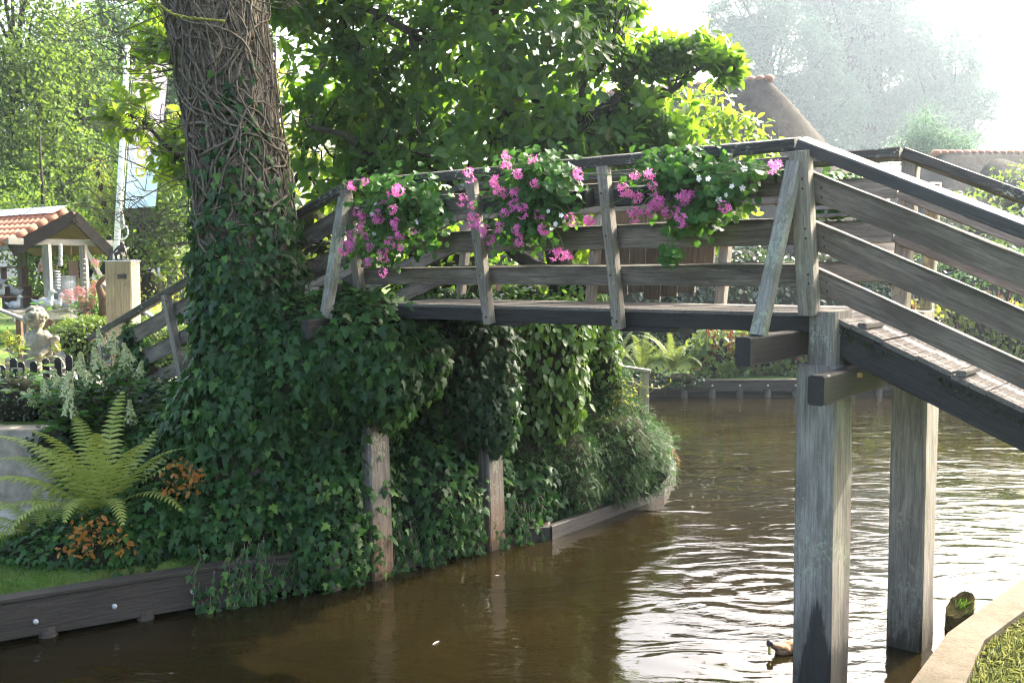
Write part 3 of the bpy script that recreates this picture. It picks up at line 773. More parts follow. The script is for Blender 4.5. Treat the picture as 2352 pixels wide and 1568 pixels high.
revet('bank_edging', [lb[0], lb[1], lb[2], lb[3]], .335, .30, .07, 'bank_wood', 'dark timber bank edging with round bolt heads below the lawn', bolts=bl,
      posts=[tuple(lb[1]+d0*k - nrm0*.02) for k in (-.9, .35, 1.1, 1.75)])
revet('point_edging', [lb[5]*.55+lb[4]*.45+np.array([.03, -.02]), lb[5]+np.array([.05, -.10]), lb[6], lb[7]], .15, .2, .09, 'tar', 'low weathered timber edging beneath the yew at the end of the bank', cap=0)
revet('stub_edging', [lb[3], lb[4], lb[5]], .08, .3, .06, 'bank_wood', 'ivy-covered timber edging behind the stained piles', cap=0)
fb = [np.array(p, dtype=float) for p in far_bank]
fbl = []
for x in np.arange(3.9, 12, .62): fbl.append((x, float(np.interp(x, [3.5, 8, 13], [21.6, 21.4, 21.8]))-.05, .27))
revet('far_bank_edging', fb, .36, .23, .08, 'bank_wood', 'long dark timber edging with a row of bolts along the far garden bank', bolts=fbl, posts=[(x, y+.02) for x, y, z in fbl[::1]])
# near kerb
g = Geo()
n = len(no)
vs = [(*p, z) for z in (KZ, -.6) for p in no] + [(*p, z) for z in (KZ, .1) for p in ni]
fs = []
for i in range(n-1):
    fs += [(i, i+1, 2*n+i+1, 2*n+i), (i, n+i, n+i+1, i+1), (2*n+i, 2*n+i+1, 3*n+i+1, 3*n+i)]
g.add(vs, fs); kerb = g.build('bank_kerb', M['kerb']); tag(kerb, 'pale sunlit kerb edging the grass at the near bank', 'kerb')
# paving seen beyond the picket fence
g = Geo(); g.prism([(-7.2, 11.9), (-3.3, 10.9), (-2.9, 12.4), (-4.2, 14.5), (-9, 16)], 1.29, 1.306)
pv = g.build('path', plain('pale_paving', (.5, .45, .37), .9, .2, .3, 4, .3)); pv['kind'] = 'structure'
# ------------------------------------------------------------------ old tree with ivy
old = empty('old_tree', (-2.5, 9.1, .4), 'massive leaning trunk wrapped in a lattice of bare ivy stems', 'tree')
tpts = [(-2.5, 9.2, .2), (-2.5, 9.15, 1.6), (-2.49, 9.1, 3.0), (-2.57, 9.1, 4.15), (-2.72, 9.1, 5.4), (-2.95, 9.1, 7.2), (-3.1, 9.2, 9.5)]
trad = [.55, .46, .41, .40, .44, .5, .4]
def trunk_at(z):
    zz = [p[2] for p in tpts]
    return (np.interp(z, zz, [p[0] for p in tpts]), np.interp(z, zz, [p[1] for p in tpts]), np.interp(z, zz, trad))
g = Geo(); vs = []; k = 36; zs = np.linspace(.2, 9.5, 90)
for z in zs:
    cx, cy, r = trunk_at(z)
    for j in range(k):
        q = 2*math.pi*j/k; rr = r*(1+.07*noise.noise((math.cos(q)*2, math.sin(q)*2, z*.8)) + .035*noise.noise((math.cos(q)*9, math.sin(q)*9, z*1.5)))
        vs.append((cx+rr*math.cos(q), cy+rr*math.sin(q), z))
g.add(vs, [(i*k+j, i*k+(j+1) % k, (i+1)*k+(j+1) % k, (i+1)*k+j) for i in range(len(zs)-1) for j in range(k)])
g.build('trunk', M['bark'], old, smooth=True)
g = Geo()
for i, (e, r) in enumerate((((-5.5, 8.5, 12), .16), ((0, 8.6, 12), .17), ((-3, 11.8, 12.5), .16), ((-1.8, 6.3, 11.5), .15), ((2.0, 11.0, 11), .13))):
    g.tube(curve_pts((-3.05, 9.15, 8.6+.2*i), e, 8, .05, i, .2), list(np.linspace(r, .04, 9)), 8)
g.build('limbs', M['bark'], old, smooth=True)
nn = 5200
P = rdir(nn)*np.array([7.0, 5.0, 2.2])*(rng.uniform(.3, 1, (nn, 1))**.5) + np.array([-3.2, 9.0, 11.8])
leaves('crown', M['mag'], old, rosettes(P, rdir(nn)+np.array([0, 0, .6]), 6, (.2, .3)))  # unseen crown above the frame, enlarged to shade the ivy and darken the water
# a mossy twig reaching in at the top of the trunk
g = Geo(); c = [on_y(*p, 8.35) for p in ((340, -14), (362, 10), (395, 33), (440, 43), (480, 46), (516, 49))]
g.tube(c, [.012, .013, .014, .013, .013, .011], 8)
for i in range(14):
    t = rng.uniform(0, 4.9); a = np.array(c[int(t)]); b = np.array(c[min(5, int(t)+1)]); p = a+(b-a)*(t % 1); g.ball(p+rng.normal(size=3)*.008, rng.uniform(.008, .014), sub=(6, 4))
mt = g.build('mossy_branch', M['moss'], old, smooth=True)
# bare stems on the trunk
ivy_cl = empty('climbing_ivy', (-2.5, 8.7, .4), 'ivy climbing the massive trunk, bare brown stems above and dense dark leaves below', 'ivy')
g = Geo()
def stem_on_trunk(z0, q0, L, dq, r, lift=.01, drift=1.0, wob=.5):
    pts = []; z = z0; q = q0; n = max(5, int(L/.09)); sd = random.random()*99; vq = dq
    for i in range(n):
        cx, cy, R0 = trunk_at(z)
        rr = R0*(1+.07*noise.noise((math.cos(q)*2, math.sin(q)*2, z*.8))) + lift + .012*noise.noise((i*.4, sd, 0))
        pts.append((cx+rr*math.cos(q), cy+rr*math.sin(q), z))
        a = drift*math.cos(vq) ; z += .09*a; q += .09*math.sin(vq)/R0; vq += wob*noise.noise((i*.35, sd, 5))
        if z > 9 or z < .3: break
    if len(pts) > 3: g.tube(pts, list(np.linspace(r, r*.6, len(pts))), 5)
for i in range(150):     # older stems gripping the bark, running straight up
    stem_on_trunk(rng.uniform(2.2, 5.2), rng.uniform(-math.pi*1.06, .06*math.pi), rng.uniform(1.2, 3.2), rng.normal(0, .12), rng.uniform(.009, .022), lift=rng.uniform(-.006, .012), wob=.28)
for i in range(380):
    q = rng.uniform(-math.pi*1.06, .06*math.pi); z = rng.uniform(2.6, 5.9) if i < 320 else rng.uniform(5.5, 8)
    d = rng.normal(0, .3) if rng.random() < .74 else rng.choice([-1, 1])*rng.uniform(.8, 1.7)
    stem_on_trunk(z, q, rng.uniform(.5, 2.0), d, rng.choice([.004, .006, .010, .018], p=[.3, .3, .26, .14]), lift=rng.uniform(.0, .045))
for i in range(46):      # larger pale wandering stems
    stem_on_trunk(rng.uniform(2.9, 5.2), rng.uniform(-2.9, -.25), rng.uniform(1, 2.4), rng.normal(0, .8), rng.uniform(.009, .014), lift=rng.uniform(.04, .085), wob=.95)
def twig(p, az, L, r, sag=.1, sub=3):
    d = Vector((math.cos(az), math.sin(az), rng.uniform(-.1, .45))); p = Vector(p)
    c = curve_pts(p, p+d*L, 7, -sag, random.random()*90, .2); g.tube(c, list(np.linspace(r, r*.3, len(c))), 5)
    for k_ in range(sub):
        j = random.randint(2, 6); dd = (d + Vector(tuple(rng.normal(size=3)))*.45); dd.normalize()
        g.tube(curve_pts(c[j], c[j]+dd*L*rng.uniform(.25, .5), 5, -.05, random.random()*90, .25), list(np.linspace(r*.55, r*.2, 6)), 4)
for i in range(54):      # dead side shoots standing out left and right
    left = i % 5 != 0; z = rng.uniform(3.2, 5.6) if left else rng.uniform(2.4, 5.5)
    cx, cy, R0 = trunk_at(z); az = math.pi + rng.uniform(-.5, .55) if left else rng.uniform(-.7, .3)
    twig((cx+R0*math.cos(az)*.95, cy+R0*math.sin(az)*.95, z), az, rng.uniform(.4, 1.5 if left else .6), rng.uniform(.004, .008), rng.uniform(.03, .22), 5)
for i in range(22):
    z = rng.uniform(2.3, 3.4); cx, cy, R0 = trunk_at(z); az = rng.choice([math.pi, -.1])+rng.uniform(-.6, .6)
    twig((cx+R0*math.cos(az)*1.15, cy+R0*math.sin(az)*1.15-.08, z), az, rng.uniform(.25, .5), .005, .12, 3)
g.build('stems', M['vine'], ivy_cl, smooth=True)
sl = [(-2.49, 9.08, z, .46+.02*i, .46+.02*i, .42) for i, z in enumerate((3.75, 3.35, 2.95, 2.55, 2.15))] + [(-2.5, 9.05, 1.7, .62, .58, .55)]
P, Nn = blob_points(sl, 5200, rough=.13, front=(0, -1, .1))
keep = rng.random(len(P)) < np.clip((3.75-P[:, 2])/.95+.08 + .25*(P[:, 0] < -2.6), 0.02, 1)
P = P[keep]; Nn = Nn[keep]; mm = len(P)
d = unit(np.array([0, 0, -1.0]) + rng.normal(size=(mm, 3))*.42 + Nn*.25); nr = unit(Nn*.8 + np.array([0, 0, .45]) + rng.normal(size=(mm, 3))*.35)
extra = []
ups = 260; zz = rng.uniform(3.3, 5.0, ups); qq = rng.normal(-1.15, .35, ups); kp = rng.random(ups) < np.clip((4.9-zz)/1.3, 0, 1); zz = zz[kp]; qq = qq[kp]
ex = np.array([(trunk_at(z)[0]+(trunk_at(z)[2]+.06)*math.cos(q), trunk_at(z)[1]+(trunk_at(z)[2]+.06)*math.sin(q), z) for z, q in zip(zz, qq)])
en = np.stack([np.cos(qq), np.sin(qq), np.zeros(len(qq))], 1)
leaves('leaves', M['ivy'], ivy_cl, [instance(T_ivy(), P, d, nr, rng.uniform(.055, .115, mm)),
       instance(T_ivy(), ex, unit(np.array([0, 0, -1.0])+rng.normal(size=(len(ex), 3))*.5), unit(en+rng.normal(size=(len(ex), 3))*.3+np.array([0, 0, .3])), rng.uniform(.06, .1, len(ex)))])

# ------------------------------------------------------------------ ivy over the bank
bank_blobs = [(-2.55, 9.25, 1.3, .74, .62, .8), (-2.7, 9.25, .55, .85, .80, .62), (-1.95, 9.3, .62, .72, .62, .8), (-1.85, 9.35, 1.45, .62, .55, .8),
    (-3.35, 9.1, .55, .62, .68, .5), (-3.25, 9.75, 1.05, .62, .5, .5), (-3.85, 10.7, 1.25, .9, .45, .42), (-4.1, 8.65, .34, .55, .42, .3), (-3.6, 8.6, .38, .5, .42, .36),
    (-1.5, 9.0, 2.22, .62, .52, .5), (-1.22, 8.9, 1.95, .34, .4, .42), (-1.95, 8.9, 2.05, .5, .42, .6), (-.95, 9.05, 2.1, .32, .3, .34),
    (-.95, 9.86, .5, .58, .5, .72), (-.5, 10.5, .5, .5, .44, .75), (-1.2, 10.4, 1.0, .9, .55, .95), (0.1, 10.75, .35, .42, .36, .5), (-1.5, 9.6, .5, .4, .6, .75), (-1.9, 9.0, .3, .6, .45, .45)]
ivy = empty('ivy', (-2.2, 8.8, .2), 'dense dark ivy blanketing the bank below the trunk down to the water', 'ivy'); ivy['kind'] = 'stuff'
core('stems', bank_blobs, M['inner_shade'], ivy, .9, .22)  # added dark filling under the leaves, keeps light from passing through
sf = lambda P: np.where(P[:, 2] > 1.3, 1.12, .78 + .2*np.clip(P[:, 2], 0, 1.3))
pa = creeper_leaves(bank_blobs, 21000, (.045, .115), front=(.05, -1, .25), sizefn=sf, rough=.22)
ped = leaves('leaves', M['ivy'], ivy, pa)
# trailing shoots hanging over the timber and towards the water
g = Geo(); tp = []; td = []
for i in range(230):
    x = rng.uniform(-2.75, .3); y = np.interp(x, [p[0] for p in left_bank[1:6]], [p[1] for p in left_bank[1:6]]) - rng.uniform(.02, .16)
    z = rng.uniform(.2, .6); L = rng.uniform(.2, .6); c = curve_pts((x, y+.05, z), (x+rng.uniform(-.1, .1), y-.03, max(.02, z-L)), 5, 0, i, .2); g.tube(c, .003, 4)
    for p in c[1:]:
        tp.append(tuple(p)); td.append((rng.uniform(-.6, .6), rng.uniform(-.8, 0), -.7))
g.build('trailing_stems', M['vine'], ivy)
tp = np.array(tp); leaves('trailing_leaves', M['ivy'], ivy, instance(T_ivy(), tp, unit(np.array(td)), unit(np.array([0, -1, .5])+rng.normal(size=(len(tp), 3))*.4), rng.uniform(.04, .075, len(tp))))
# ivy that has taken the foot of the far-left ramp
bush('ivy', [(-4.55, 11.5, 2.0, .16, .16, .34), (-4.5, 11.45, 1.65, .3, .22, .35), (-4.15, 11.3, 1.4, .45, .2, .28)], 900, 'ivy', 'dark ivy clump on the foot of the ramp railing', 'ivy', size=(.05, .1), templ=T_ivy(), down=.8)
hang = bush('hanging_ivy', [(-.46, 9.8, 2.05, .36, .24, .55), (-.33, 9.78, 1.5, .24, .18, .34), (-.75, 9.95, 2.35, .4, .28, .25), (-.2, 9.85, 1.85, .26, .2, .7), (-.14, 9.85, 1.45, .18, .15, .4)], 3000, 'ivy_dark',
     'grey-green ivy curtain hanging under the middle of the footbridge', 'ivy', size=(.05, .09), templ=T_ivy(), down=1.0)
bush('hanging_creeper', [(.38, 10.9, 1.85, .43, .36, .62), (.2, 10.85, 1.35, .28, .28, .4), (.62, 11.0, 2.25, .3, .3, .35), (.5, 10.9, 1.5, .3, .3, .45)], 2100, 'ivy_light',
     'paler green creeper hanging in long tresses beside the ivy curtain', 'creeper', size=(.07, .13), templ=T_blade(.62, .1, .08, .4), down=1.1)
bush('lit_ivy', [(.98, 11.7, 2.2, .3, .28, .42), (1.1, 11.8, 1.75, .22, .25, .3), (.8, 11.7, 2.7, .3, .3, .3)], 1100, 'ivy_light', 'sunlit ivy column under the bridge above the yew', 'ivy', size=(.06, .1), templ=T_ivy(), down=.8)  # sunlight put into the colour: paler leaf material than the other ivy
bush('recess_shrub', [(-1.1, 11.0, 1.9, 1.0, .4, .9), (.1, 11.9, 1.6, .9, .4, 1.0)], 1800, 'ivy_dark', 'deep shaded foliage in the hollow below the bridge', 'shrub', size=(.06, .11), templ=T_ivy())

# ------------------------------------------------------------------ yew on the point
def T_spray(n=8, w=.045, L=.2):
    v = [(-.012, 0, 0), (.012, 0, 0), (.006, 1, -.18), (-.006, 1, -.18)]; f = [(0, 1, 2, 3)]
    for i in range(n):
        y = .1+.86*i/n; l = L*(1-.45*i/n); z = -.18*y*y
        for s in (-1, 1):
            b = len(v); v += [(0, y-.012, z), (s*l, y+.09, z+.02), (0, y+w, z)]; f.append((b, b+1, b+2) if s > 0 else (b+2, b+1, b))
    return np.array(v), f
yb = [(1.15, 11.75, .72, .72, .55, .45), (1.55, 12.05, .62, .42, .42, .36), (.45, 11.15, .72, .55, .45, .42), (1.0, 12.1, 1.2, .52, .4, .35), (.55, 11.7, 1.15, .5, .4, .4), (.1, 10.85, .75, .4, .35, .4), (1.35, 12.2, .98, .4, .35, .3), (1.0, 12.0, 1.5, .42, .4, .3), (.35, 11.3, 1.1, .45, .35, .45), (.55, 10.95, .4, .45, .3, .32), (1.1, 11.4, .4, .5, .32, .32), (1.62, 11.82, .4, .38, .3, .3)]
yew = empty('yew_shrub', (.9, 11.8, .3), 'dark feathery yew shrub sprawling over the water at the bank point', 'shrub')
core('stems', yb, M['inner_shade'], yew, .88, .3)  # added dark mass inside the yew, stops light between the sprays
P, Nn = blob_points(yb, 19000, rough=.3, reject=.85, zmin=.08, front=(.3, -1, .3)); mm = len(P)
out = unit(P - np.array([.8, 11.9, .8])); d = unit(out*1.0 + Nn*.5 + np.array([0, -.1, -.35]) + rng.normal(size=(mm, 3))*.75)
leaves('foliage', M['yew'], yew, instance(T_spray(), P-d*.06, d, unit(Nn*.5+np.array([0, 0, .9])+rng.normal(size=(mm, 3))*.3), rng.uniform(.05, .115, mm)))
# pale wild shoots growing out of it
g = Geo(); lp = []
for i in range(15):
    a = np.array([rng.uniform(.4, 1.2), rng.uniform(11.6, 12.1), rng.uniform(1.1, 1.4)]); b = a + np.array([rng.uniform(.1, .8), rng.uniform(-.3, .2), rng.uniform(-.1, .35)])
    c = curve_pts(a, b, 6, .12, i*3.3, .2); g.tube(c, list(np.linspace(.007, .003, 7)), 5)
    for p in c[2:]:
        for r_ in range(3):
            e = p + Vector(tuple(rng.normal(size=3)))*.09; g.tube([p, e], [.0025, .0015], 4); lp.append(tuple(e))
ws = empty('wild_shoots', (.9, 11.8, 1.2), 'pale yellow-green wild shoots arching out of the yew', 'plant')
g.build('stem', M['bg_yellow'], ws); lp = np.array(lp); leaves('leaves', M['bg_yellow'], ws, instance(T_small(.4), lp, rdir(len(lp)), rdir(len(lp)), rng.uniform(.03, .07, len(lp))))
P = np.array([tuple(W(rng.uniform(.4, 2.3), ON+rng.uniform(-.035, .01), 0)) for i in range(1500)]); tt_ = (P@np.array(av)); P[:, 2] = [prof(t, ZD)-.015+rng.normal()*.012-max(0, rng.normal())*.03 for t in tt_]; P = P[np.array([noise.noise((t*3, 1, 1)) > -.1 for t in tt_])]; n_ = len(P)
leaves('moss_fringe', M['mossg'], bridge, instance(T_small(.7), P, rdir(n_), rdir(n_), rng.uniform(.008, .018, n_)))
# dead brown sprays
dp = np.array([(.95, 11.15, .55), (1.5, 11.65, .4), (1.2, 11.35, .3), (.85, 11.15, .25), (2.0, 12.0, .62)]); dp = np.repeat(dp, 7, 0)+rng.normal(size=(35, 3))*.05
leaves('dead_sprays', leafmat('dead_yew', (.25, .09, .03), (.4, .17, .06), (.4, .15, .04), .2), yew, instance(T_spray(), dp, unit(np.array([.1, -.3, -1])+rng.normal(size=(35, 3))*.3), rdir(35), rng.uniform(.12, .2, 35)))

# ------------------------------------------------------------------ magnolia behind the bridge
mag = empty('magnolia_tree', (.75, 11.7, .5), 'large glossy-leaved magnolia spreading behind the bridge railing', 'tree')
mb = [(-.15, 11.7, 5.45, 1.95, 1.05, 1.6), (-1.95, 11.6, 5.0, .85, .4, 1.0), (-2.05, 11.5, 4.15, .72, .4, .5), (-.7, 11.5, 4.1, 1.05, .9, .5), (1.15, 11.6, 4.5, .8, .6, .65),
      (1.75, 11.6, 5.5, .6, .3, .2), (2.45, 11.6, 5.42, .36, .25, .13), (1.75, 11.5, 4.62, .4, .25, .3), (2.1, 11.6, 4.15, .4, .25, .22), (1.4, 11.4, 4.85, .35, .4, .35), (-.4, 11.7, 7.4, 1.7, 1.5, 1.1), (-2.4, 11.6, 6.3, .8, .9, .8), (1.2, 11.9, 6.2, .55, .7, .7), (.7, 11.4, 3.9, .9, .8, .35)]
limbs = [((.6, 11.7, 2.4), (.3, 11.7, 5.2), .15, .08), ((.6, 11.7, 2.8), (-2.3, 11.3, 4.6), .10, .03), ((.45, 11.7, 4.5), (2.7, 11.5, 5.38), .08, .015), ((.4, 11.7, 4.2), (-.6, 11.3, 6.8), .09, .02),
         ((.6, 11.7, 3.0), (2.2, 11.4, 4.4), .07, .02), ((.4, 11.6, 3.6), (-1.2, 10.9, 4.3), .06, .02), ((.3, 11.7, 4.6), (-2.5, 11.6, 6.3), .08, .02), ((.5, 11.7, 3.4), (1.2, 11.4, 5.6), .07, .02), ((-.6, 11.4, 3.9), (-1.9, 11.2, 4.0), .04, .015)]
n_ = 125; tq = rng.uniform(0, 1, n_)**.8      # the long bough reaching right, and sprays below it
bo = np.column_stack([1.25+1.5*tq, 11.55+rng.normal(0, .16, n_), 5.24+.14*np.sin(tq*3)+rng.normal(.04, .10, n_)])
lo = np.column_stack([1.0+1.2*rng.uniform(0, 1, n_), 11.5+rng.normal(0, .15, n_), rng.uniform(3.95, 4.95, n_)])
mex = (np.concatenate([bo, lo[:80]]), unit(rng.normal(size=(n_+80, 3))*.5+np.array([.3, -.3, .5])))
magnolia(mag, ([(.8, 11.75, .3), (.72, 11.7, 1.5), (.66, 11.7, 2.6), (.5, 11.7, 3.4), (.35, 11.7, 4.4)], [.2, .17, .16, .13, .1]), M['bark2'], M['mag'], mb, 4300, limbs, (.13, .21), 7, 3, reject=.35, twigs=260, extra=mex)
mag2 = empty('magnolia_tree', (-3.3, 12.2, 1.3), 'backlit yellow-green magnolia branches left of the massive trunk', 'tree')
mb2 = [(-4.1, 11.6, 5.0, .62, .5, .7), (-3.7, 11.6, 4.3, .55, .5, .5), (-3.9, 11.7, 6.0, .5, .6, .6), (-4.55, 11.5, 4.75, .32, .35, .3), (-3.3, 11.7, 4.0, .5, .5, .4), (-1.75, 12.3, 4.0, .8, .5, .6), (-1.9, 12.3, 4.9, .6, .5, .5)]
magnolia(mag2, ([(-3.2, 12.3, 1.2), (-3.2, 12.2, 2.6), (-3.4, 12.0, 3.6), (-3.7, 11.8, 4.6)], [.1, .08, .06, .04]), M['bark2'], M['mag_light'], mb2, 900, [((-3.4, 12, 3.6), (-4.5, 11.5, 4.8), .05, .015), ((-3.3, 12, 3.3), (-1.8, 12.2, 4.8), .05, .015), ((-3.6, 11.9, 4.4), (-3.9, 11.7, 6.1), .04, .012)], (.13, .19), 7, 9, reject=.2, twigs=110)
# shrubs glimpsed through and under the railing
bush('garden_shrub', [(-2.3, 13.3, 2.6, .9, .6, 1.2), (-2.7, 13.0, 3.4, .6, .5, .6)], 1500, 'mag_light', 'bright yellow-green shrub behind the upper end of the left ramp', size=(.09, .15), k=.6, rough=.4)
bush('garden_shrub', [(-.9, 13.5, 2.5, 1.0, .6, 1.3), (.2, 13.2, 2.0, .8, .5, .9)], 2300, 'mag', 'dark broadleaf shrub directly behind the middle of the bridge', size=(.09, .15), k=.75, rough=.35)
bush('garden_shrub', [(1.1, 13.5, 3.4, .55, .3, .5), (1.9, 13.3, 3.95, .75, .3, .5), (2.7, 13.2, 3.8, .5, .3, .45), (2.3, 13.2, 4.85, .55, .25, .42), (2.95, 13.2, 4.55, .5, .25, .4), (1.9, 13.2, 4.6, .5, .25, .5), (3.2, 13.2, 4.15, .3, .2, .25)], 3600, 'mag_light', 'yellow-green shrub standing in for sunlit magnolia leaves just above the handrail near its peak', size=(.1, .17), k=.15, rough=.5)  # includes added leaves that stand in for the magnolia crown's sunlit side

# ------------------------------------------------------------------ ferns, autumn shrub, hydrangea, hedge
fb_ = tuple(on_y(235, 1190, 8.75))
sp = [(92, .98, 80, 50, .17), (128, .95, 68, 60, .17), (55, .92, 64, 50, .17), (150, .9, 58, 75, .17), (30, .9, 54, 55, .16), (165, 1.05, 50, 80, .17), (183, 1.0, 44, 85, .17),
      (200, 1.0, 50, 95, .16), (215, .85, 36, 85, .15), (235, .7, 45, 110, .14), (268, .62, 58, 130, .14), (305, .7, 50, 120, .14), (335, .8, 44, 95, .15), (5, .9, 52, 70, .16), (252, .95, 74, 60, .17), (292, .95, 72, 60, .17), (318, .95, 64, 60, .17), (340, .9, 58, 55, .16), (172, 1.05, 62, 75, .17)]
fern('fern', fb_, [(a, L*1.34, r, d, w*1.25) for a, L, r, d, w in sp], M['fern'], 'large yellow-green fern clump on the bank left of the ivy', 'fern clumps')
fb2 = tuple(on_y(95, 1225, 8.7))
fern('fern', fb2, [(120, .6, 60, 70, .13), (160, .7, 48, 75, .14), (185, .75, 35, 70, .14), (205, .8, 28, 70, .14), (225, .8, 20, 60, .15), (250, .6, 35, 90, .13), (90, .55, 70, 70, .13), (60, .5, 60, 80, .12)], M['fern'], 'smaller drooping fern at the left edge above the lawn', 'fern clumps')
for (pts, lab) in (([(185, 1215), (230, 1200), (210, 1250), (165, 1255), (260, 1225), (282, 1262)], 'orange autumn-leaved sprig in the ivy below the fern'), ([(405, 1075), (430, 1120), (445, 1090), (390, 1110)], 'orange autumn-leaved sprig right of the fern')):
    root = empty('autumn_sprig', tuple(on_y(*pts[0], 8.45)), lab, 'shrub'); g = Geo(); lp = []
    for (x, y) in pts:
        Yd = 8.15 if y > 1150 else 8.42
        c0 = on_y(x, y, Yd); g.tube(curve_pts(c0+np.array([.05, .35, -.1]), c0, 4, .05, x, .2), .004, 4)
        for r_ in range(24): lp.append(c0+rng.normal(size=3)*np.array([.06, .05, .045]))
    g.build('stems', M['vine'], root); lp = np.array(lp); leaves('leaves', M['orange'], root, instance(T_blade(.5), lp, unit(rng.normal(size=(len(lp), 3))+np.array([0, -.6, -.2])), unit(rng.normal(size=(len(lp), 3))*.6+np.array([0, -.4, .8])), rng.uniform(.035, .075, len(lp))))
root = empty('rose_sprig', tuple(on_y(750, 1135, 8.5)), 'single pale green leafy sprig growing out of the dark ivy', 'plant'); g = Geo()
c0 = on_y(722, 1140, 8.62); c1 = on_y(785, 1118, 8.55); g.tube([c0, (c0+c1)/2+np.array([0, 0, .01]), c1], .003, 4); g.build('stem', M['ivy_light'], root)
lp = np.array([c0+(c1-c0)*t+np.array([0, 0, -.02 if i % 2 else .02]) for i, t in enumerate(np.linspace(0, 1, 12))]); leaves('leaves', M['ivy_light'], root, instance(T_blade(.6), lp, unit(rng.normal(size=(12, 3))*.6+np.array([0, -.2, -.3])), unit(rng.normal(size=(12, 3))*.3+np.array([0, -1, .5])), rng.uniform(.05, .075, 12)))

def panicle_bush(name, base, heads, stems_n, label, mat='hyd', bloom='cream', spread=.5, hgt=.9, leaf=(.09, .14), cone=True, hs=.12):
    root = empty(name, base, label, 'hydrangea'); g = Geo(); lp = []; ld = []
    for h in heads:
        h = Vector(h); b = Vector(base)+Vector((rng.uniform(-.2, .2), rng.uniform(-.15, .15), 0)); c = curve_pts(b, h, 8, .05, h.x*3, .1); g.tube(c, list(np.linspace(.009, .004, 9)), 5)
        for p in c[2:]:
            for r_ in range(4):
                q = rng.uniform(0, 6.28); lp.append(tuple(p)); ld.append((math.cos(q), math.sin(q), rng.uniform(-.2, .5)))
    for i in range(stems_n):
        e = Vector(base)+Vector((rng.normal()*spread, rng.normal()*spread*.6, hgt*rng.uniform(.3, .95))); c = curve_pts(base, e, 6, .05, i, .15); g.tube(c, .005, 4)
        for p in c[2:]:
            for r_ in range(5):
                q = rng.uniform(0, 6.28); lp.append(tuple(p)); ld.append((math.cos(q), math.sin(q), rng.uniform(-.4, .4)))
    g.build('stems', M['vine'], root); lp = np.array(lp); ld = unit(np.array(ld)); m_ = len(lp)
    leaves('foliage', M[mat], root, instance(T_blade(.55), lp+ld*.02, ld, unit(np.array([0, 0, 1.0])+rng.normal(size=(m_, 3))*.35), rng.uniform(*leaf, m_)))
    hm = None
    for h in heads:
        if hm is None:
            n = 190; t = rng.uniform(0, 1, n); r = hs*.62*(1-t)**.7*rng.uniform(.6, 1, n) if cone else hs*.8*np.sqrt(np.clip(1-(t*2-1)**2, 0, 1)); q = rng.uniform(0, 6.28, n)
            Pp = np.stack([r*np.cos(q), r*np.sin(q), t*hs*1.9-hs*.3], 1); o_ = unit(np.stack([np.cos(q), np.sin(q), .3+t], 1))
            V, I, K = instance(T_round(5, .1), Pp, unit(np.cross(o_, rdir(n))), o_, rng.uniform(.16, .34, n)*hs*.75); hm = np_mesh('flower_head', V, I, K)
        o = link('flower_head', hm, M[bloom], root); o.matrix_parent_inverse = parent_world(root).inverted(); o.location = h; o.rotation_euler = (rng.normal()*.25, rng.normal()*.25, rng.uniform(0, 6)); o.scale = (rng.uniform(.7, 1.25),)*3
    return root
heads = [tuple(on_y(*p, Y)) for p, Y in (((182, 850), 9.7), ((222, 845), 9.8), ((246, 860), 9.9), ((205, 875), 9.6), ((298, 828), 10.0), ((318, 860), 10.0), ((285, 855), 10.1), ((130, 882), 9.6), ((105, 905), 9.5), ((155, 900), 9.5), ((232, 790), 10.2), ((258, 805), 10.2), ((300, 965), 9.6), ((160, 945), 9.4), ((75, 925), 9.6))]
panicle_bush('hydrangea_shrub', tuple(on_y(230, 1010, 10.0)), heads, 46, 'hydrangea with cream cone-shaped flower heads behind the large fern', spread=.45, hgt=.75)
bush('ivy', [(-4.3, 10.0, .85, .5, .35, .3), (-4.75, 9.95, 1.15, .3, .2, .2)], 900, 'ivy_dark', 'small glossy ivy at the foot of the cream hydrangea', 'ivy', size=(.04, .08), templ=T_ivy(), down=.6)
bush('clipped_hedge', [(-5.6, 10.7, 1.52, .55, .28, .3), (-4.95, 10.7, 1.5, .45, .26, .28)], 2600, 'laurel', 'dark clipped hedge on top of the concrete wall in front of the picket fence', 'hedge', size=(.025, .045), templ=T_small(.6), rough=.1)
bush('clipped_hedge', [(-7.2, 16.3, 1.68, .75, .6, .48), (-6.4, 16.5, 1.68, .6, .55, .45), (-5.6, 16.2, 1.62, .5, .5, .38)], 7500, 'box', 'round-topped sunlit box hedge behind the cherub statue', 'hedge', size=(.055, .085), templ=T_small(.7), rough=.1)
panicle_bush('hydrangea_shrub', (-8.45, 19.5, 1.3), [(-8.45+rng.normal()*.28, 19.3+rng.normal()*.2, 2.25+rng.normal()*.32) for i in range(22)], 26, 'pink mophead hydrangea between the market stall and the timber pedestal', bloom='pinkleaf', spread=.35, hgt=1.2, cone=False, hs=.12)
panicle_bush('lime_hydrangea', (-6.1, 11.9, 1.3), [tuple(on_y(20, 785, 11.5)), tuple(on_y(128, 805, 11.6)), tuple(on_y(40, 800, 11.8))], 16, 'lime flowered hydrangea just behind the black picket fence', mat='mixed', bloom='bg_yellow', spread=.4, hgt=.5, cone=False, hs=.09)
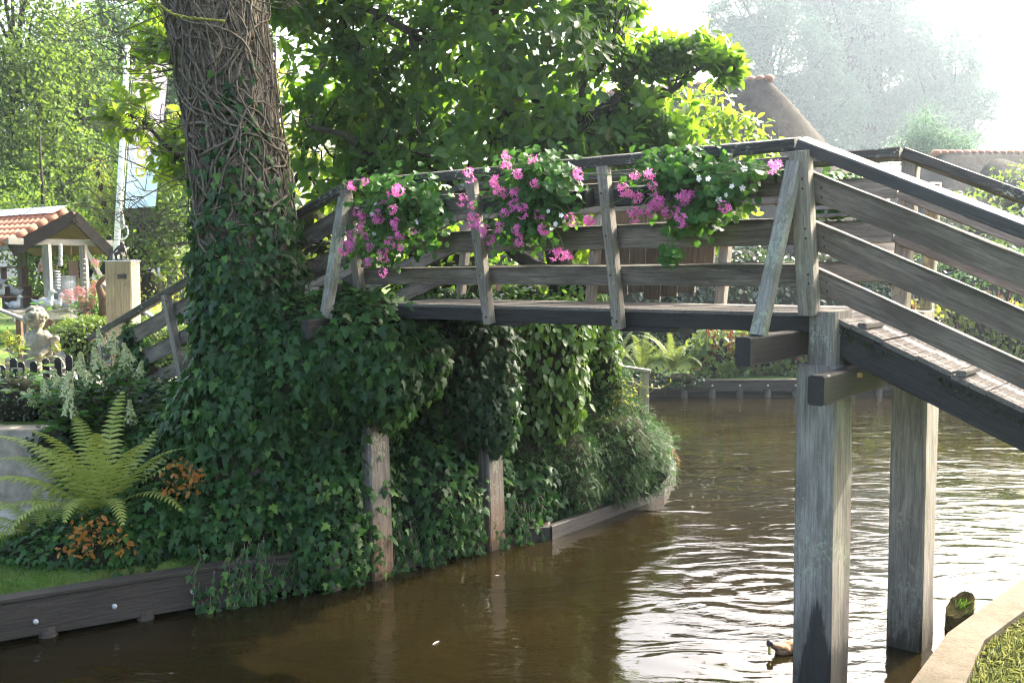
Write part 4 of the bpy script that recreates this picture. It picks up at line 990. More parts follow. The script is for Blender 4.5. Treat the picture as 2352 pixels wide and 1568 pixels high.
# yellow climber spire and bushes round the pedestal
bush('yellow_climber', [tuple(on_y(x, y, 25))+(.2, .2, .36) for x, y in ((232, 430), (238, 470), (243, 510), (250, 550), (225, 400))], 700, 'bg_yellow', 'thin spire of yellow autumn leaves rising beside the flagpole', 'climber', size=(.05, .1), k=.3, rough=.6)
bush('garden_shrub', [(-10.4, 25, 2.9, .7, .6, 1.0), (-9.4, 25, 2.5, .7, .6, 1.0), (-9.9, 25.3, 3.4, .5, .5, .6), (-11.2, 25.2, 3.0, .5, .5, .7)], 1700, 'bg_yellow', 'airy yellow-green shrub behind the timber pedestal', size=(.07, .13), k=.4, rough=.6)
# lawn by the left edge
P = []
while len(P) < 9000:
    p = (rng.uniform(-6.5, -2.9), rng.uniform(7.2, 10)); P.append(p)
P = np.array(P); dd = sdist(P, water_poly); keep = (dd > .2) & (dd < 2.4); P = P[keep]; z = ground_h(P)
P3 = np.column_stack([P, z]); n = len(P3)
gl = empty('lawn_grass', (-4.4, 8.2, .36), 'short bright green lawn grass behind the timber edging', 'grass'); gl['kind'] = 'stuff'
leaves('blades', M['grass'], gl, instance(T_small(.12), P3, unit(np.array([0, 0, 1])+rng.normal(size=(n, 3))*.4), rdir(n), rng.uniform(.03, .06, n)))
# near bank grass, sunlit
P = np.column_stack([rng.uniform(1.6, 5.2, 52000), rng.uniform(4.2, 9.5, 52000)])
inner = np.array([tuple(p) for p in ni] + [(12, 9), (8, 2)]); P = P[sdist(P, inner) < -.0]
P = P[(P[:, 0]/P[:, 1] < .75)]; n = len(P); P3 = np.column_stack([P, np.full(n, .36)])
gg = empty('bank_grass', (3.2, 6, .36), 'patchy sunlit grass with dry clippings on the near bank corner', 'grass'); gg['kind'] = 'stuff'
dn = np.array([noise.noise((p[0]*2.2, p[1]*2.2, 0)) for p in P])
leaves('blades', M['drygrass'], gg, [instance(T_small(.07), P3, unit(np.array([0, 0, 1])+rng.normal(size=(n, 3))*.6), rdir(n), rng.uniform(.025, .07, n)*(1+.8*dn)),
     instance(T_small(.06), P3[: n//2]+np.array([0, 0, .02]), unit(rng.normal(size=(n//2, 3))*np.array([1, 1, .12])), np.tile([0, 0, 1.0], (n//2, 1))+rng.normal(size=(n//2, 3))*.2, rng.uniform(.05, .12, n//2))])

# ------------------------------------------------------------------ far bank garden
for i, (x, yb_, n) in enumerate(((1470, 862, 15), (1545, 858, 14), (1410, 858, 12))):
    b = on_y(x, yb_, 22.4); b[2] = .5
    fern('fern', tuple(b), [(rng.uniform(0, 360), rng.uniform(.9, 1.5), rng.uniform(45, 85), rng.uniform(50, 110), .15) for k in range(n)], M['fern_far'], ['brownish fern on the far bank under the bridge post', 'upright yellow-green fern on the far bank', 'shaded fern on the far bank beside the yew'][i], 'far bank ferns')
def border(name, x0, x1, Y, z0, h, n, mat, label, spikes=0, size=(.12, .2), cat='border plant', spikemat='redspike'):
    a = on_y(x0, 800, Y)[0]; b = on_y(x1, 800, Y)[0]; nb = max(2, int((b-a)/.7)); bl = [(a+(b-a)*(i+.5)/nb, Y+rng.uniform(-.15, .3), z0+h*.42, (b-a)/nb*.75, .5, h*.55*rng.uniform(.85, 1.15)) for i in range(nb)]
    r = bush(name, bl, n, mat, label, cat, size=size, k=.7, rough=.35, templ=T_blade(.5), out=.5)
    if spikes:
        g = Geo()
        for i in range(spikes):
            x = rng.uniform(a, b); z = z0+h*rng.uniform(.55, 1.25); y = Y-rng.uniform(0, .6); tx = rng.normal()*.06; g.tube([(x, y, z-.3), (x+tx*.6, y, z-.1)], .008, 4); g.tube([(x+tx*.6, y, z-.1), (x+tx*.8, y, z-.03), (x+tx, y, z+.04)], [.012, .016, .006], 5)
        g.build('flower_spikes', M[spikemat], r)
    return r
border('persicaria_clump', 1610, 1725, 22.6, .45, 1.0, 1500, 'mixed', 'green leafy clump with red flower spikes on the far bank', 46)
border('persicaria_clump', 1725, 1850, 22.7, .45, .95, 1500, 'mixed', 'leafy red-spiked clump on the far bank left of the thick pile', 36)
border('border_plant', 1850, 2080, 22.8, .45, 1.0, 1500, 'mixed', 'mixed green foliage between the two thick piles on the far bank', 10)
border('ground_ivy', 1380, 1600, 21.9, .25, .35, 1100, 'ivy_dark', 'low ivy creeping along the far bank edge below the ferns', size=(.06, .1), cat='ivy')
border('border_plant', 2080, 2420, 24.6, .5, 1.45, 3000, 'bg_yellow', 'yellow-green border plants with pink flowers beyond the ramp', 60, spikemat='pinkleaf')
for i, (x, n, w, zc, hh, mt, lab) in enumerate(((1440, 1800, 1.2, 2.0, 1.5, 'laurel', 'dark laurel bush on the far bank at the left of the opening'), (1650, 2600, 1.5, 2.1, 1.7, 'laurel', 'dark laurel bush behind the plank board'), (1860, 2600, 1.5, 2.0, 1.6, 'laurel', 'glossy dark laurel bush behind the peak of the bridge'),
                                   (2060, 2400, 1.5, 1.9, 1.6, 'laurel', 'glossy laurel bush seen between the ramp rails'), (2250, 2600, 1.7, 2.0, 1.6, 'hyd', 'brighter green shrub seen through the ramp rails at the right'), (2430, 1500, 1.5, 2.0, 1.7, 'hyd', 'green shrub at the right edge beyond the ramp'))):
    X = on_y(x, 700, 26)[0]
    bush('laurel_bush', [(X, 26, zc-.3, w, .9, hh*.8), (X+.5*w, 26.3, zc+.35, w*.7, .8, hh*.6), (X-.5*w, 26.2, zc+.1, w*.7, .8, hh*.6)], n, mt, lab, size=(.12, .2), k=.85, rough=.2, group='laurel bushes on the far bank')
# pale reed-like shrubs near the thatched house
bush('garden_shrub', [tuple(on_y(x, y, 30))+(.9, .8, 1.0) for x, y in ((2280, 500), (2330, 470), (2240, 540), (2350, 540))], 1600, 'bg', 'feathery pale shrub in front of the right thatched house', size=(.12, .2), k=.3, rough=.5)
# rows of low trees far behind the magnolia, and the hazy group on the right
def px_blob(x, y, Y, rx, ry, rz, base): 
    p = on_y(x, y, Y); return (p[0]-base[0], p[1]-base[1], p[2]-base[2], rx, ry, rz)
def FT(x, Y, height, bl, n, leaf, mat, label, z0=.6, **kw):
    b = on_y(x, 700, Y); b = (float(b[0]), float(Y), z0)
    return far_tree('broadleaf_tree', b, height, [px_blob(*q, b) for q in bl], n, leaf, M[mat], label, **kw)
G1 = 'trees left of the trunk'
FT(60, 33, 13, [(20, 60, 33, 2.6, 2.4, 3.2), (60, 260, 33, 2.6, 2.5, 2.6), (90, 420, 32, 2.2, 2, 1.8), (-60, 300, 33, 2.5, 2, 4), (0, -180, 33, 3, 2.5, 2.5)], 38000, .16, 'bg', 'tall sunlit tree filling the left edge behind the stall', group=G1, z0=1.2, seed=1, trunk_r=.25)
FT(190, 36, 11, [(175, 160, 36, 1.5, 1.8, 2.0), (200, 300, 36, 2.0, 2, 2.2), (230, 430, 35, 2.0, 2, 1.8), (150, 480, 35, 1.8, 2, 1.4)], 30000, .16, 'bg2', 'bluish shaded tree behind the flagpole', group=G1, z0=1.2, seed=2, trunk_r=.2)
FT(330, 26, 10, [(350, 500, 26, 1.3, 1.4, 1.2), (400, 430, 26, 1.4, 1.4, 1.3), (300, 420, 27, 1.2, 1.2, 1.0), (420, 560, 25, 1.0, 1.0, .9)], 8000, .13, 'bg', 'slender tree standing before the dark barn', group=G1, z0=1.2, seed=3, trunk_r=.14)
FT(300, 42, 14, [(300, 60, 42, 1.6, 1.8, 1.9), (330, 200, 42, 1.8, 2, 2.2), (400, 300, 42, 2.6, 2, 3.0), (270, 350, 42, 1.8, 2, 2.2)], 15000, .26, 'bg2', 'distant tree whose top shows above the banner', group=G1, z0=1.2, seed=4, trunk_r=.22)
FT(110, 27, 7, [(60, 520, 27, 1.5, 1.2, .9), (150, 560, 27, 1.3, 1.2, .9), (20, 480, 27, 1.2, 1.2, 1.0), (110, 640, 27, 2.0, 1, .8)], 6500, .13, 'bg', 'low dappled tree right behind the stall roof', group=G1, z0=1.2, seed=5, trunk_r=.12)
G2 = 'trees beyond the magnolia'
FT(620, 38, 10, [(560, 300, 38, 2.6, 2, 3.0), (700, 400, 38, 2.6, 2, 2.6), (640, 520, 38, 3, 2, 1.8)], 7000, .24, 'bg_yellow', 'bright yellow-green tree behind the massive trunk', group=G2, seed=6, trunk_r=.2)
FT(850, 40, 9, [(850, 480, 40, 3.2, 2, 2.2), (1000, 560, 40, 3.0, 2, 1.6), (900, 350, 40, 2.4, 2, 2)], 6000, .25, 'bg', 'mid green tree glimpsed through the left of the magnolia', group=G2, seed=7, trunk_r=.2)
FT(1200, 42, 9, [(1150, 500, 42, 3.0, 2, 2.2), (1320, 520, 42, 3.0, 2, 2.0), (1450, 500, 42, 2.4, 2, 2.2)], 6000, .26, 'bg', 'low tree line section seen through the right of the magnolia', group=G2, seed=8, trunk_r=.2)
G3 = 'hazy trees on the right'
FT(1760, 144, 50, [(1720, 30, 144, 6.0, 6.0, 6.4), (1800, 140, 144, 8.4, 6.0, 9.2), (1690, 90, 144, 4.4, 4.0, 3.2), (1880, 260, 144, 6.8, 6.0, 6.4), (1800, 300, 144, 8.0, 6.0, 7.0)], 44000, 0.58, 'poplar', 'tall hazy tree directly above the thatched ridge', group=G3, seed=11, trunk_r=1.4, clump=1.9)
FT(1990, 152, 56, [(1960, 40, 152, 9.2, 6.0, 10.4), (2020, 180, 152, 10.0, 6.0, 10.0), (1950, 290, 152, 8.0, 6.0, 6.8), (2070, 60, 152, 5.2, 5.0, 7.0), (1900, -40, 152, 8.0, 6.0, 8.0)], 56000, 0.6, 'poplar', 'largest hazy tree in the middle of the far group', group=G3, seed=12, trunk_r=1.5, clump=1.9)
FT(2170, 148, 48, [(2180, 150, 148, 5.2, 5.0, 6.8), (2130, 260, 148, 7.2, 6.0, 7.2), (2225, 230, 148, 4.0, 4.0, 4.0), (2265, 245, 148, 2.4, 2.4, 2.2), (2200, 330, 148, 3.6, 4.0, 3.2)], 32000, 0.56, 'poplar', 'rightmost hazy tree with a loose outline against the sky', group=G3, seed=13, trunk_r=1.35, clump=1.9)
FT(2130, 52, 8, [(2130, 300, 52, .9, .9, 1.5), (2120, 340, 52, 1.6, 1.4, 1.0), (2190, 345, 52, 1.4, 1.4, .8)], 6000, .16, 'poplar', 'small pointed tree just above the handrail at the right', group=G3, seed=14, trunk_r=.15)
# ------------------------------------------------------------------ geranium boxes on the railing
def petals(n=11, r=.035):
    P = []; D = []; Nn = []
    for i in range(n):
        c = unit(rng.normal(size=3)+np.array([0, -.5, .3])); t = unit(np.cross(c, rng.normal(size=3))); b = np.cross(c, t); ctr = c*r*rng.uniform(.45, 1.35)
        for k in range(5):
            q = 2*math.pi*k/5+rng.uniform(-.1, .1); d = (t*math.cos(q)+b*math.sin(q)) + c*.35
            P.append(ctr); D.append(d); Nn.append(c)
    return instance((np.array([(0, 0, 0), (.2, .55, .02), (.24, .85, -.03), (0, 1, -.02), (-.24, .85, -.03), (-.2, .55, .02)]), [(0, 1, 2, 3, 4, 5)]), np.array(P), np.array(D), np.array(Nn), rng.uniform(.021, .030, len(P)))
head_me = [np_mesh('flower_head', *petals(10, .036)), np_mesh('flower_head', *petals(7, .03)), np_mesh('flower_head', *petals(13, .042))]
for m_ in head_me: m_.materials.append(M['pink'])
pet_me = np_mesh('white_flower', *instance((np.array([(0, 0, 0), (.35, .6, .05), (.3, 1, .12), (-.3, 1, .12), (-.35, .6, .05)]), [(0, 1, 2, 3, 4)]), np.zeros((5, 3)), np.array([(math.cos(k*1.2566), 0, math.sin(k*1.2566)) for k in range(5)]), np.tile([0, -1.0, 0], (5, 1)), .019))
pet_me.materials.append(M['white_petal'])
GZ = [(-1)]
def geranium(name, t0, t1, label, ell, heads, whites, n, sc=1.0, side=-1, olive=0):
    c = rl(side, (t0+t1)/2, 3.62, .22); root = empty(name, c, label, 'flower box', 'flower boxes hung on the railing')
    beam('planter', rl(side, t0, 3.46, .10), rl(side, t1, 3.46, .10), .12, .13, M['black'], root, upv[side], ch=.01)
    def yy(x, y, off):      # a point hanging `off` metres outside the railing plane
        d = ray(x, y); o0 = (ON-.18-off) if side < 0 else OF+.18+off; b3 = np.array(bv); s = o0/(d@b3); return d*s+np.array([0, 0, HC])
    P = []; U = []
    for (x, y, rx, ry, w) in ell:
        k = int(n*w); q = rng.uniform(0, 2*math.pi, k); r = np.minimum(np.abs(rng.normal(0, .62, k)), 1.45); off = rng.uniform(.02, .42, k)*(1-.3*r)
        for i in range(k):
            p = yy(x+rx*r[i]*math.cos(q[i]), y+ry*r[i]*math.sin(q[i]), off[i]); P.append(p); U.append((r[i]*math.cos(q[i]), -.6, -r[i]*math.sin(q[i])*.6))
    P = np.array(P); U = unit(np.array(U)+rng.normal(size=(len(P), 3))*.35); nrm = unit(U+np.array([-.2, -.5, .9])+rng.normal(size=(len(P), 3))*.4)
    leaves('foliage', M['geran'], root, instance(T_round(10, .13), P, unit(np.cross(nrm, rdir(len(P)))), nrm, rng.uniform(.04, .075, len(P))*sc))
    g = Geo(); ctr = np.array(c)-np.array([0, 0, .05])
    hp = []
    for (x, y) in heads:
        p = yy(x, y, rng.uniform(.34, .5)); hp.append(p); j = P[np.argmin(((P-p)**2).sum(1)+rng.uniform(0, .02, len(P)))]
        a = ctr+(p-ctr)*.45; g.tube(curve_pts(a, p, 6, .06, x, .1), .0028, 4)
    for i in range(0, len(P), 9): g.tube(curve_pts(ctr+(P[i]-ctr)*.3, P[i], 4, .05, i, .15), .0025, 4)
    g.build('stems', M['ivy_light'], root)
    for i, p in enumerate(hp):
        o = link('flower_head', head_me[i % 3], None, root); o.location = Vector(tuple(p)); o.rotation_euler = (rng.normal()*.4, rng.normal()*.4, rng.normal()*.5); o.scale = (rng.uniform(.8, 1.12),)*3
    for (x, y) in whites[::2]:
        o = link('white_flower', pet_me, None, root); o.location = Vector(tuple(yy(x, y, rng.uniform(.36, .46)))); o.rotation_euler = (rng.normal()*.4, rng.normal()*.3, rng.normal()*.5); o.scale = (rng.uniform(.8, 1.25),)*3
    return root
Z2 = lambda pts: [((1100+x/1.742)*.5742, (500+y/1.742)*.5742) for x, y in pts]
Z3 = lambda pts: [((2300+x/1.4255)*.5742, (300+y/1.4255)*.5742) for x, y in pts]
geranium('geranium_box', 5.55, 6.55, 'pink geranium box at the left end of the level railing, flowers trailing lowest',
    [(905, 470, 95, 68, .52), (985, 480, 34, 85, .18), (870, 560, 75, 45, .2), (880, 425, 70, 22, .1)],
    Z2([(530, 430), (570, 605), (608, 655), (590, 720), (535, 760), (510, 830), (470, 885), (525, 860), (628, 790), (705, 670), (740, 540), (800, 505), (845, 470), (820, 590), (832, 690), (862, 775), (955, 740), (803, 822), (667, 857), (730, 915), (755, 905), (640, 955), (625, 395), (715, 640), (880, 855), (750, 1030), (860, 450)]),
    Z2([(700, 550), (715, 580), (675, 620), (900, 760), (990, 675), (1105, 480), (690, 760), (935, 690)]), 1500)
geranium('geranium_box', 4.05, 5.05, 'fullest pink geranium box, rising above the handrail between two posts',
    [(1215, 450, 85, 75, .5), (1265, 430, 60, 70, .25), (1190, 520, 65, 45, .15), (1230, 385, 80, 25, .1)],
    Z2([(1605, 215), (1790, 240), (1350, 350), (1605, 288), (1700, 340), (1530, 398), (1805, 405), (1585, 470), (1672, 487), (1367, 560), (1640, 580), (1720, 600), (1590, 615), (1840, 625), (1375, 665), (1425, 700), (1560, 715), (1455, 740), (1680, 735), (1500, 800), (1700, 810), (1872, 730), (1938, 905), (1990, 900), (2040, 910), (2112, 340), (1303, 525), (2185, 670), (1660, 560), (2058, 660), (1550, 462)]),
    Z2([(1905, 600), (1930, 640), (1995, 630), (2025, 648), (1955, 690), (1925, 670), (1480, 310)]), 2100)
geranium('geranium_box', 2.75, 3.8, 'pink and white flower box nearest the peak of the bridge, with trailing white petunias',
    [(1560, 400, 95, 58, .42), (1640, 440, 62, 58, .28), (1590, 500, 60, 40, .14), (1690, 420, 50, 40, .1), (1740, 390, 35, 22, .03), (1540, 585, 14, 22, .03)],
    Z3([(15, 565), (340, 570), (270, 655), (310, 685), (360, 705), (440, 648), (350, 785), (400, 765), (440, 770), (480, 740), (612, 690), (635, 700), (520, 780), (570, 770), (600, 830), (640, 830), (845, 745), (1135, 522), (75, 835), (420, 565), (330, 800), (465, 725), (860, 760)]),
    Z3([(705, 590), (722, 567), (760, 592), (800, 632), (895, 635), (870, 660), (860, 685), (880, 690), (788, 675), (780, 705), (820, 712), (778, 740), (955, 645), (950, 520), (965, 535)]), 2100)
# the box on the far railing, right of the peak post, held by a metal bracket
geranium('geranium_box', 2.55, 3.3, 'yellowing flower box on the far railing seen past the peak post', [(1925, 425, 60, 30, .5), (1940, 485, 62, 16, .35), (1850, 490, 30, 14, .15)], [(1835, 425), (1905, 415), (1930, 440), (1760, 450)], [(1890, 418)], 600, side=1)
br = empty('rail_bracket', tuple(rl(1, 2.7, 3.30, -.1)), 'grey metal bracket under the far flower box', 'bracket'); g = Geo()
g.bar(rl(1, 2.62, 3.36, -.12), rl(1, 3.0, 3.36, -.12), .05, .03); g.bar(rl(1, 2.66, 3.31, -.02), rl(1, 2.96, 3.30, -.04), .16, .02); g.bar(rl(1, 2.8, 3.46, -.12), rl(1, 2.8, 3.31, -.12), .02, .02, up=(1, 0, 0)); g.build('bracket_plate', M['bracket'], br)

# ------------------------------------------------------------------ cherub statue on a scrolled plinth
S0 = on_y(95, 880, 12.6); S0[2] = 1.3
st = empty('cherub_statue', tuple(S0), 'weathered stone cherub with curly hair seen from behind, on a scrolled plinth', 'statue')
def SP(x, y, Y=12.6): return on_y(x, y, Y)
g = Geo(); head = SP(81, 733)
g.ball(head, (.125, .13, .14)); g.limb(SP(84, 750), SP(86, 770), .06, .07, 3)
g.ball(SP(84, 785), (.165, .12, .15)); g.ball(SP(88, 774), (.19, .11, .085)); g.ball(SP(80, 815), (.15, .12, .12)); g.ball(SP(70, 835), (.19, .14, .11))
g.limb(SP(104, 768), SP(112, 800), .06, .05); g.limb(SP(112, 800), SP(92, 815, 12.45), .045, .035)
g.limb(SP(66, 772), SP(52, 800, 12.5), .055, .045); g.limb(SP(52, 800, 12.5), SP(30, 803, 12.4), .042, .03); g.ball(SP(26, 803, 12.4), (.035, .03, .025))
g.limb(SP(60, 838), SP(22, 830, 12.4), .085, .06); g.limb(SP(22, 830, 12.4), SP(14, 865, 12.4), .055, .04); g.limb(SP(92, 842), SP(60, 862, 12.3), .08, .06)
g.ball(SP(12, 872, 12.35), (.07, .04, .03))
g.build('body', M['stone'], st, remesh=.014)
g = Geo()
for i in range(85):
    u = rdir(1)[0]; u[2] = abs(u[2])*1.1-.25; p = head+np.array([0, 0, .015])+unit(u)*np.array([.135, .135, .145]); 
    g.ball(p, rng.uniform(.022, .036), sub=(7, 5))
g.build('hair', M['stone'], st, remesh=.009)
g = Geo(); g.ball(SP(12, 800, 12.4), (.045, .03, .04)); g.limb(SP(20, 806, 12.4), SP(34, 815, 12.4), .02, .016); g.ball(SP(42, 795, 12.35), .03); g.limb(SP(42, 800, 12.35), SP(36, 815, 12.35), .025, .03, 4); g.build('held_bird', M['stone'], st, remesh=.01)
g = Geo()      # ear-like wing / smaller child at the right shoulder
g.ball(SP(128, 778), (.055, .05, .05)); g.limb(SP(122, 790), SP(112, 812), .04, .05); g.limb(SP(124, 792), SP(136, 806), .028, .02, 5); g.build('small_child', M['stone'], st, remesh=.01)
g = Geo(); pts = []      # the volute
for i in range(60):
    q = i/59*4.4*math.pi; r = .03+.0078*q; pts.append(SP(122, 842, 12.45)+np.array([r*math.cos(-q+1.3), 0, r*math.sin(-q+1.3)]))
g.tube(pts, .021, 8)
g.tube([pts[-1], SP(150, 850, 12.45), SP(152, 872, 12.45), SP(142, 900, 12.45), SP(128, 915, 12.45)], [.024, .035, .045, .05, .04], 10)
for i in range(9): g.ball(SP(151-abs(i-2)*1.6, 846+i*8, 12.42), (.055, .05, .012), sub=(8, 5))
g.ball(SP(122, 842, 12.42), .03); g.build('scroll', M['stone'], st, smooth=True)
g = Geo(); c = SP(80, 880); g.box((c[0], c[1], 1.36), (.85, .4, .12)); g.box((c[0], c[1], 1.45), (.75, .34, .08)); g.build('plinth', M['stone'], st)

# ------------------------------------------------------------------ picket fence
fen = empty('picket_fence', tuple(on_y(50, 915, 11.3)), 'low black picket fence with rounded tops beside the concrete wall', 'fence')
pk = [(-8, 840), (4, 838), (31, 822), (48, 830), (77, 829), (105, 822), (133, 820), (158, 815), (184, 812), (210, 810)]
tops = [on_y(x, y, 11.0+.16*i) for i, (x, y) in enumerate(pk)]
for p in tops:
    g = Geo(); w = .085; zt = p[2]; zb = 1.34
    poly = [(-w/2, zb), (w/2, zb), (w/2, zt-w/2)] + [(w/2*math.cos(q), zt-w/2+w/2*math.sin(q)) for q in np.linspace(.3, math.pi-.3, 5)] + [(-w/2, zt-w/2)]
    n = len(poly); g.add([(p[0]+a, p[1]-.01, b) for a, b in poly]+[(p[0]+a, p[1]+.014, b) for a, b in poly], [tuple(range(n)), tuple(range(2*n-1, n-1, -1))]+[(i, n+i, n+(i+1) % n, (i+1) % n) for i in range(n)])
    g.build('picket', M['black'], fen)
for dz in (-.24, ):
    g = Geo(); g.tube([p+np.array([0, .035, dz]) for p in tops], .028, 4); g.build('rail', M['black'], fen)
g = Geo(); p = on_y(36, 835, 10.9); g.box((p[0], p[1], 1.56), (.1, .1, .6)); g.build('post', M['black'], fen)

# ------------------------------------------------------------------ concrete wall and steps
wl = empty('concrete_wall', (-5.6, 10.0, .36), 'rough grey concrete retaining wall at the left edge beside the fern', 'wall')
g = Geo(); n = 14
xs_ = np.linspace(-9.5, -4.55, n); vs = []
for x in xs_:
    bul = .02*noise.noise((x, 0, 3)); zt = 1.30+.02*noise.noise((x*1.5, 1, 1))-(.03 if x > -4.9 else 0)
    vs += [(x, 9.93+bul, .1), (x, 9.95+bul, zt-.07), (x, 9.98, zt), (x, 10.25, zt+.01), (x, 10.25, .1)]
fs = [(i*5+j, i*5+j+1, (i+1)*5+j+1, (i+1)*5+j) for i in range(n-1) for j in range(4)] + [(0, 1, 2, 3, 4), tuple((n-1)*5+j for j in (4, 3, 2, 1, 0))]
g.add(vs, fs); g.build('wall_body', M['conc'], wl)
g = Geo(); g.box((-6.6, 9.6, .42), (3.3, .55, .16)); g.box((-6.9, 9.25, .40), (3.0, .4, .07))
sp_ = g.build('stone_step', plain('pale_step', (.42, .39, .33), .9, .2, .3, 6, .3)); tag(sp_, 'pale worn stone step at the foot of the concrete wall', 'step')

# ------------------------------------------------------------------ timber pedestal with bronze figure
c = on_y(274, 700, 15.5); X0 = float(c[0])
ped = empty('timber_pedestal', (X0, 15.5, 1.3), 'tall pale oak block pedestal with a small dark plaque', 'pedestal', rz=0)
zt = float(on_y(274, 600, 15.5)[2])
beam('block', (X0-.03, 15.7, 1.2), (X0+.0, 15.7, zt), .42, .40, M['oak'], ped, up=(0, 1, 0), ch=.02)
g = Geo(); g.box((X0, 15.7, zt+.008), (.44, .42, .016)); g.build('top_plate', M['zinc'], ped)
p = on_y(280, 635, 15.49); g = Geo(); g.box(tuple(p), (.14, .012, .075)); g.build('plaque', M['bronze'], ped)
fg = empty('bronze_figure', (X0, 15.62, zt+.016), 'small dark bronze figure crouching on top of the timber pedestal', 'figurine')
g = Geo(); b0 = np.array([X0, 15.62, zt+.02]); s = .9
g.ball(b0+[.02, 0, .19*s], (.055, .05, .085)); g.ball(b0+[.035, 0, .29*s], (.042, .045, .042)); g.limb(b0+[-.02, 0, .22], b0+[-.13, -.02, .1], .022, .016); g.limb(b0+[-.13, -.02, .1], b0+[-.17, -.03, .01], .014, .012); g.limb(b0+[.05, 0, .24], b0+[.10, -.02, .12], .022, .017)
g.limb(b0+[.10, -.02, .12], b0+[.12, -.02, .01], .016, .013); g.limb(b0+[0, 0, .12], b0+[-.06, -.05, .1], .035, .028); g.limb(b0+[-.06, -.05, .1], b0+[-.04, -.05, .01], .025, .018); g.limb(b0+[.03, 0, .12], b0+[.04, -.07, .09], .035, .026); g.limb(b0+[.04, -.07, .09], b0+[.05, -.06, .01], .024, .018); g.ball(b0+[0, 0, .01], (.15, .1, .012))
g.build('figure', M['bronze'], fg, remesh=.008)

# ------------------------------------------------------------------ flagpole and banner
Yp = 18.0; pb = on_y(266, 600, Yp); ptp = on_y(293, 105, Yp)
fp = empty('flagpole', (float(pb[0]), Yp, 1.3), 'white flagpole with a hoisting ring beside the timber pedestal', 'flagpole')
dirp = unit(ptp-pb); base = pb+dirp*((1.3-pb[2])/dirp[2])
g = Geo(); g.tube([base, ptp], [.060, .045], 16); g.build('pole', M['white'], fp, smooth=True)
g = Geo(); g.tube([on_y(305, 150, Yp), on_y(282, 470, Yp), on_y(281, 500, Yp)], .006, 5); g.tube([on_y(270, 474, Yp), on_y(282, 478, Yp)], .01, 5); g.build('halyard', M['white'], fp)
g = Geo(); g.lathe(on_y(281.5, 527, Yp)-np.array([0, 0, 0]), [(.01, 0), (.035, .03), (.04, .12), (.028, .28), (.015, .33), (.012, .36)], 10); g.build('weight', M['ceramic'], fp, smooth=True)
g = Geo(); rc = on_y(279, 532, Yp-.02); g.tube([rc+np.array([.125*math.cos(q), 0, .145*math.sin(q)]) for q in np.linspace(-2.2, 2.2, 20)], .013, 7); g.build('ring', M['white'], fp, smooth=True)
bn = empty('banner', tuple(on_y(320, 300, Yp)), 'tall lilac to pale blue banner with upright yellow and white lettering hanging from the flagpole', 'banner')
m, nt, out = new_mat('banner_cloth'); tc = nt.nodes.new('ShaderNodeTexCoord'); sep = nt.nodes.new('ShaderNodeSeparateXYZ'); nt.links.new(tc.outputs['Object'], sep.inputs[0])
zt_, zb_ = float(on_y(320, 150, Yp)[2]), float(on_y(320, 475, Yp)[2])
fz = mth(nt, 'DIVIDE', mth(nt, 'SUBTRACT', sep.outputs['Z'], zb_), zt_-zb_)
colb = ramp(nt, fz, [(0, (.26, .40, .54)), (.22, (.30, .42, .54)), (.45, (.38, .34, .46)), (1, (.46, .40, .44))])
p = nt.nodes.new('ShaderNodeBsdfPrincipled'); nt.links.new(colb, p.inputs['Base Color']); p.inputs['Roughness'].default_value = .6
t = nt.nodes.new('ShaderNodeBsdfTranslucent'); nt.links.new(colb, t.inputs[0]); mx = nt.nodes.new('ShaderNodeMixShader'); mx.inputs[0].default_value = .25
nt.links.new(p.outputs[0], mx.inputs[1]); nt.links.new(t.outputs[0], mx.inputs[2]); nt.links.new(mx.outputs[0], out.inputs[0])
g = Geo(); nu, nv = 10, 30; vs = []
def bpt(u, v, dy=0):      # u across, v down the cloth
    x = (308+(287-308)*v)*(1-u) + (388+(357-388)*v)*u; y = (150+(479-150)*v)*(1-u) + (146+(474-146)*v)*u
    return on_y(x, y, Yp-.03+.035*math.sin(u*5+v*3)+dy)
for j in range(nv+1):
    for i in range(nu+1): vs.append(bpt(i/nu, j/nv))
g.add(vs, [(j*(nu+1)+i, j*(nu+1)+i+1, (j+1)*(nu+1)+i+1, (j+1)*(nu+1)+i) for j in range(nv) for i in range(nu)])
g.build('cloth', m, bn, smooth=True)
yel = plain('banner_yellow', (.9, .75, .08), .6, .2, .05)
def lettering(name, txt, p0, p1, size, mat, off=-.06, scale_to=None):
    """raised print running from p0 to p1 (world points); letters stand perpendicular in the cloth's plane"""
    cu = bpy.data.curves.new(name, 'FONT'); cu.body = txt; cu.size = size; cu.extrude = .001; cu.offset = .004*size/.2
    o = bpy.data.objects.new(name, cu); C.objects.link(o); bpy.context.view_layer.update()
    W0 = max(o.dimensions.x, .01)
    x = Vector(p1)-Vector(p0); L = x.length; x.normalize(); n = Vector((0, -1, 0)); y = n.cross(x); n = x.cross(y)
    Mx = Matrix((x*(L/W0), y, n)).transposed().to_4x4(); Mx.translation = Vector(p0)+Vector((0, off, 0))
    me = bpy.data.meshes.new_from_object(o); bpy.data.objects.remove(o); me.name = name; me.materials.clear()
    me.transform(Mx); return link(name, me, mat, bn)
lettering('yellow_lettering', 'GLORIA MARIS', bpt(.62, .80), bpt(.62, .12), .27, yel)
lettering('white_lettering', 'Schelpen & Koralen', bpt(.20, .70), bpt(.20, .20), .15, M['white'])
lettering('web_address', 'WWW.GLORIA-MARIS.NL', bpt(.06, .905), bpt(.94, .905), .10, M['white'])
lettering('phone_number', 'Tel. 0521 36 15 82', bpt(.1, .955), bpt(.76, .955), .10, M['white'])

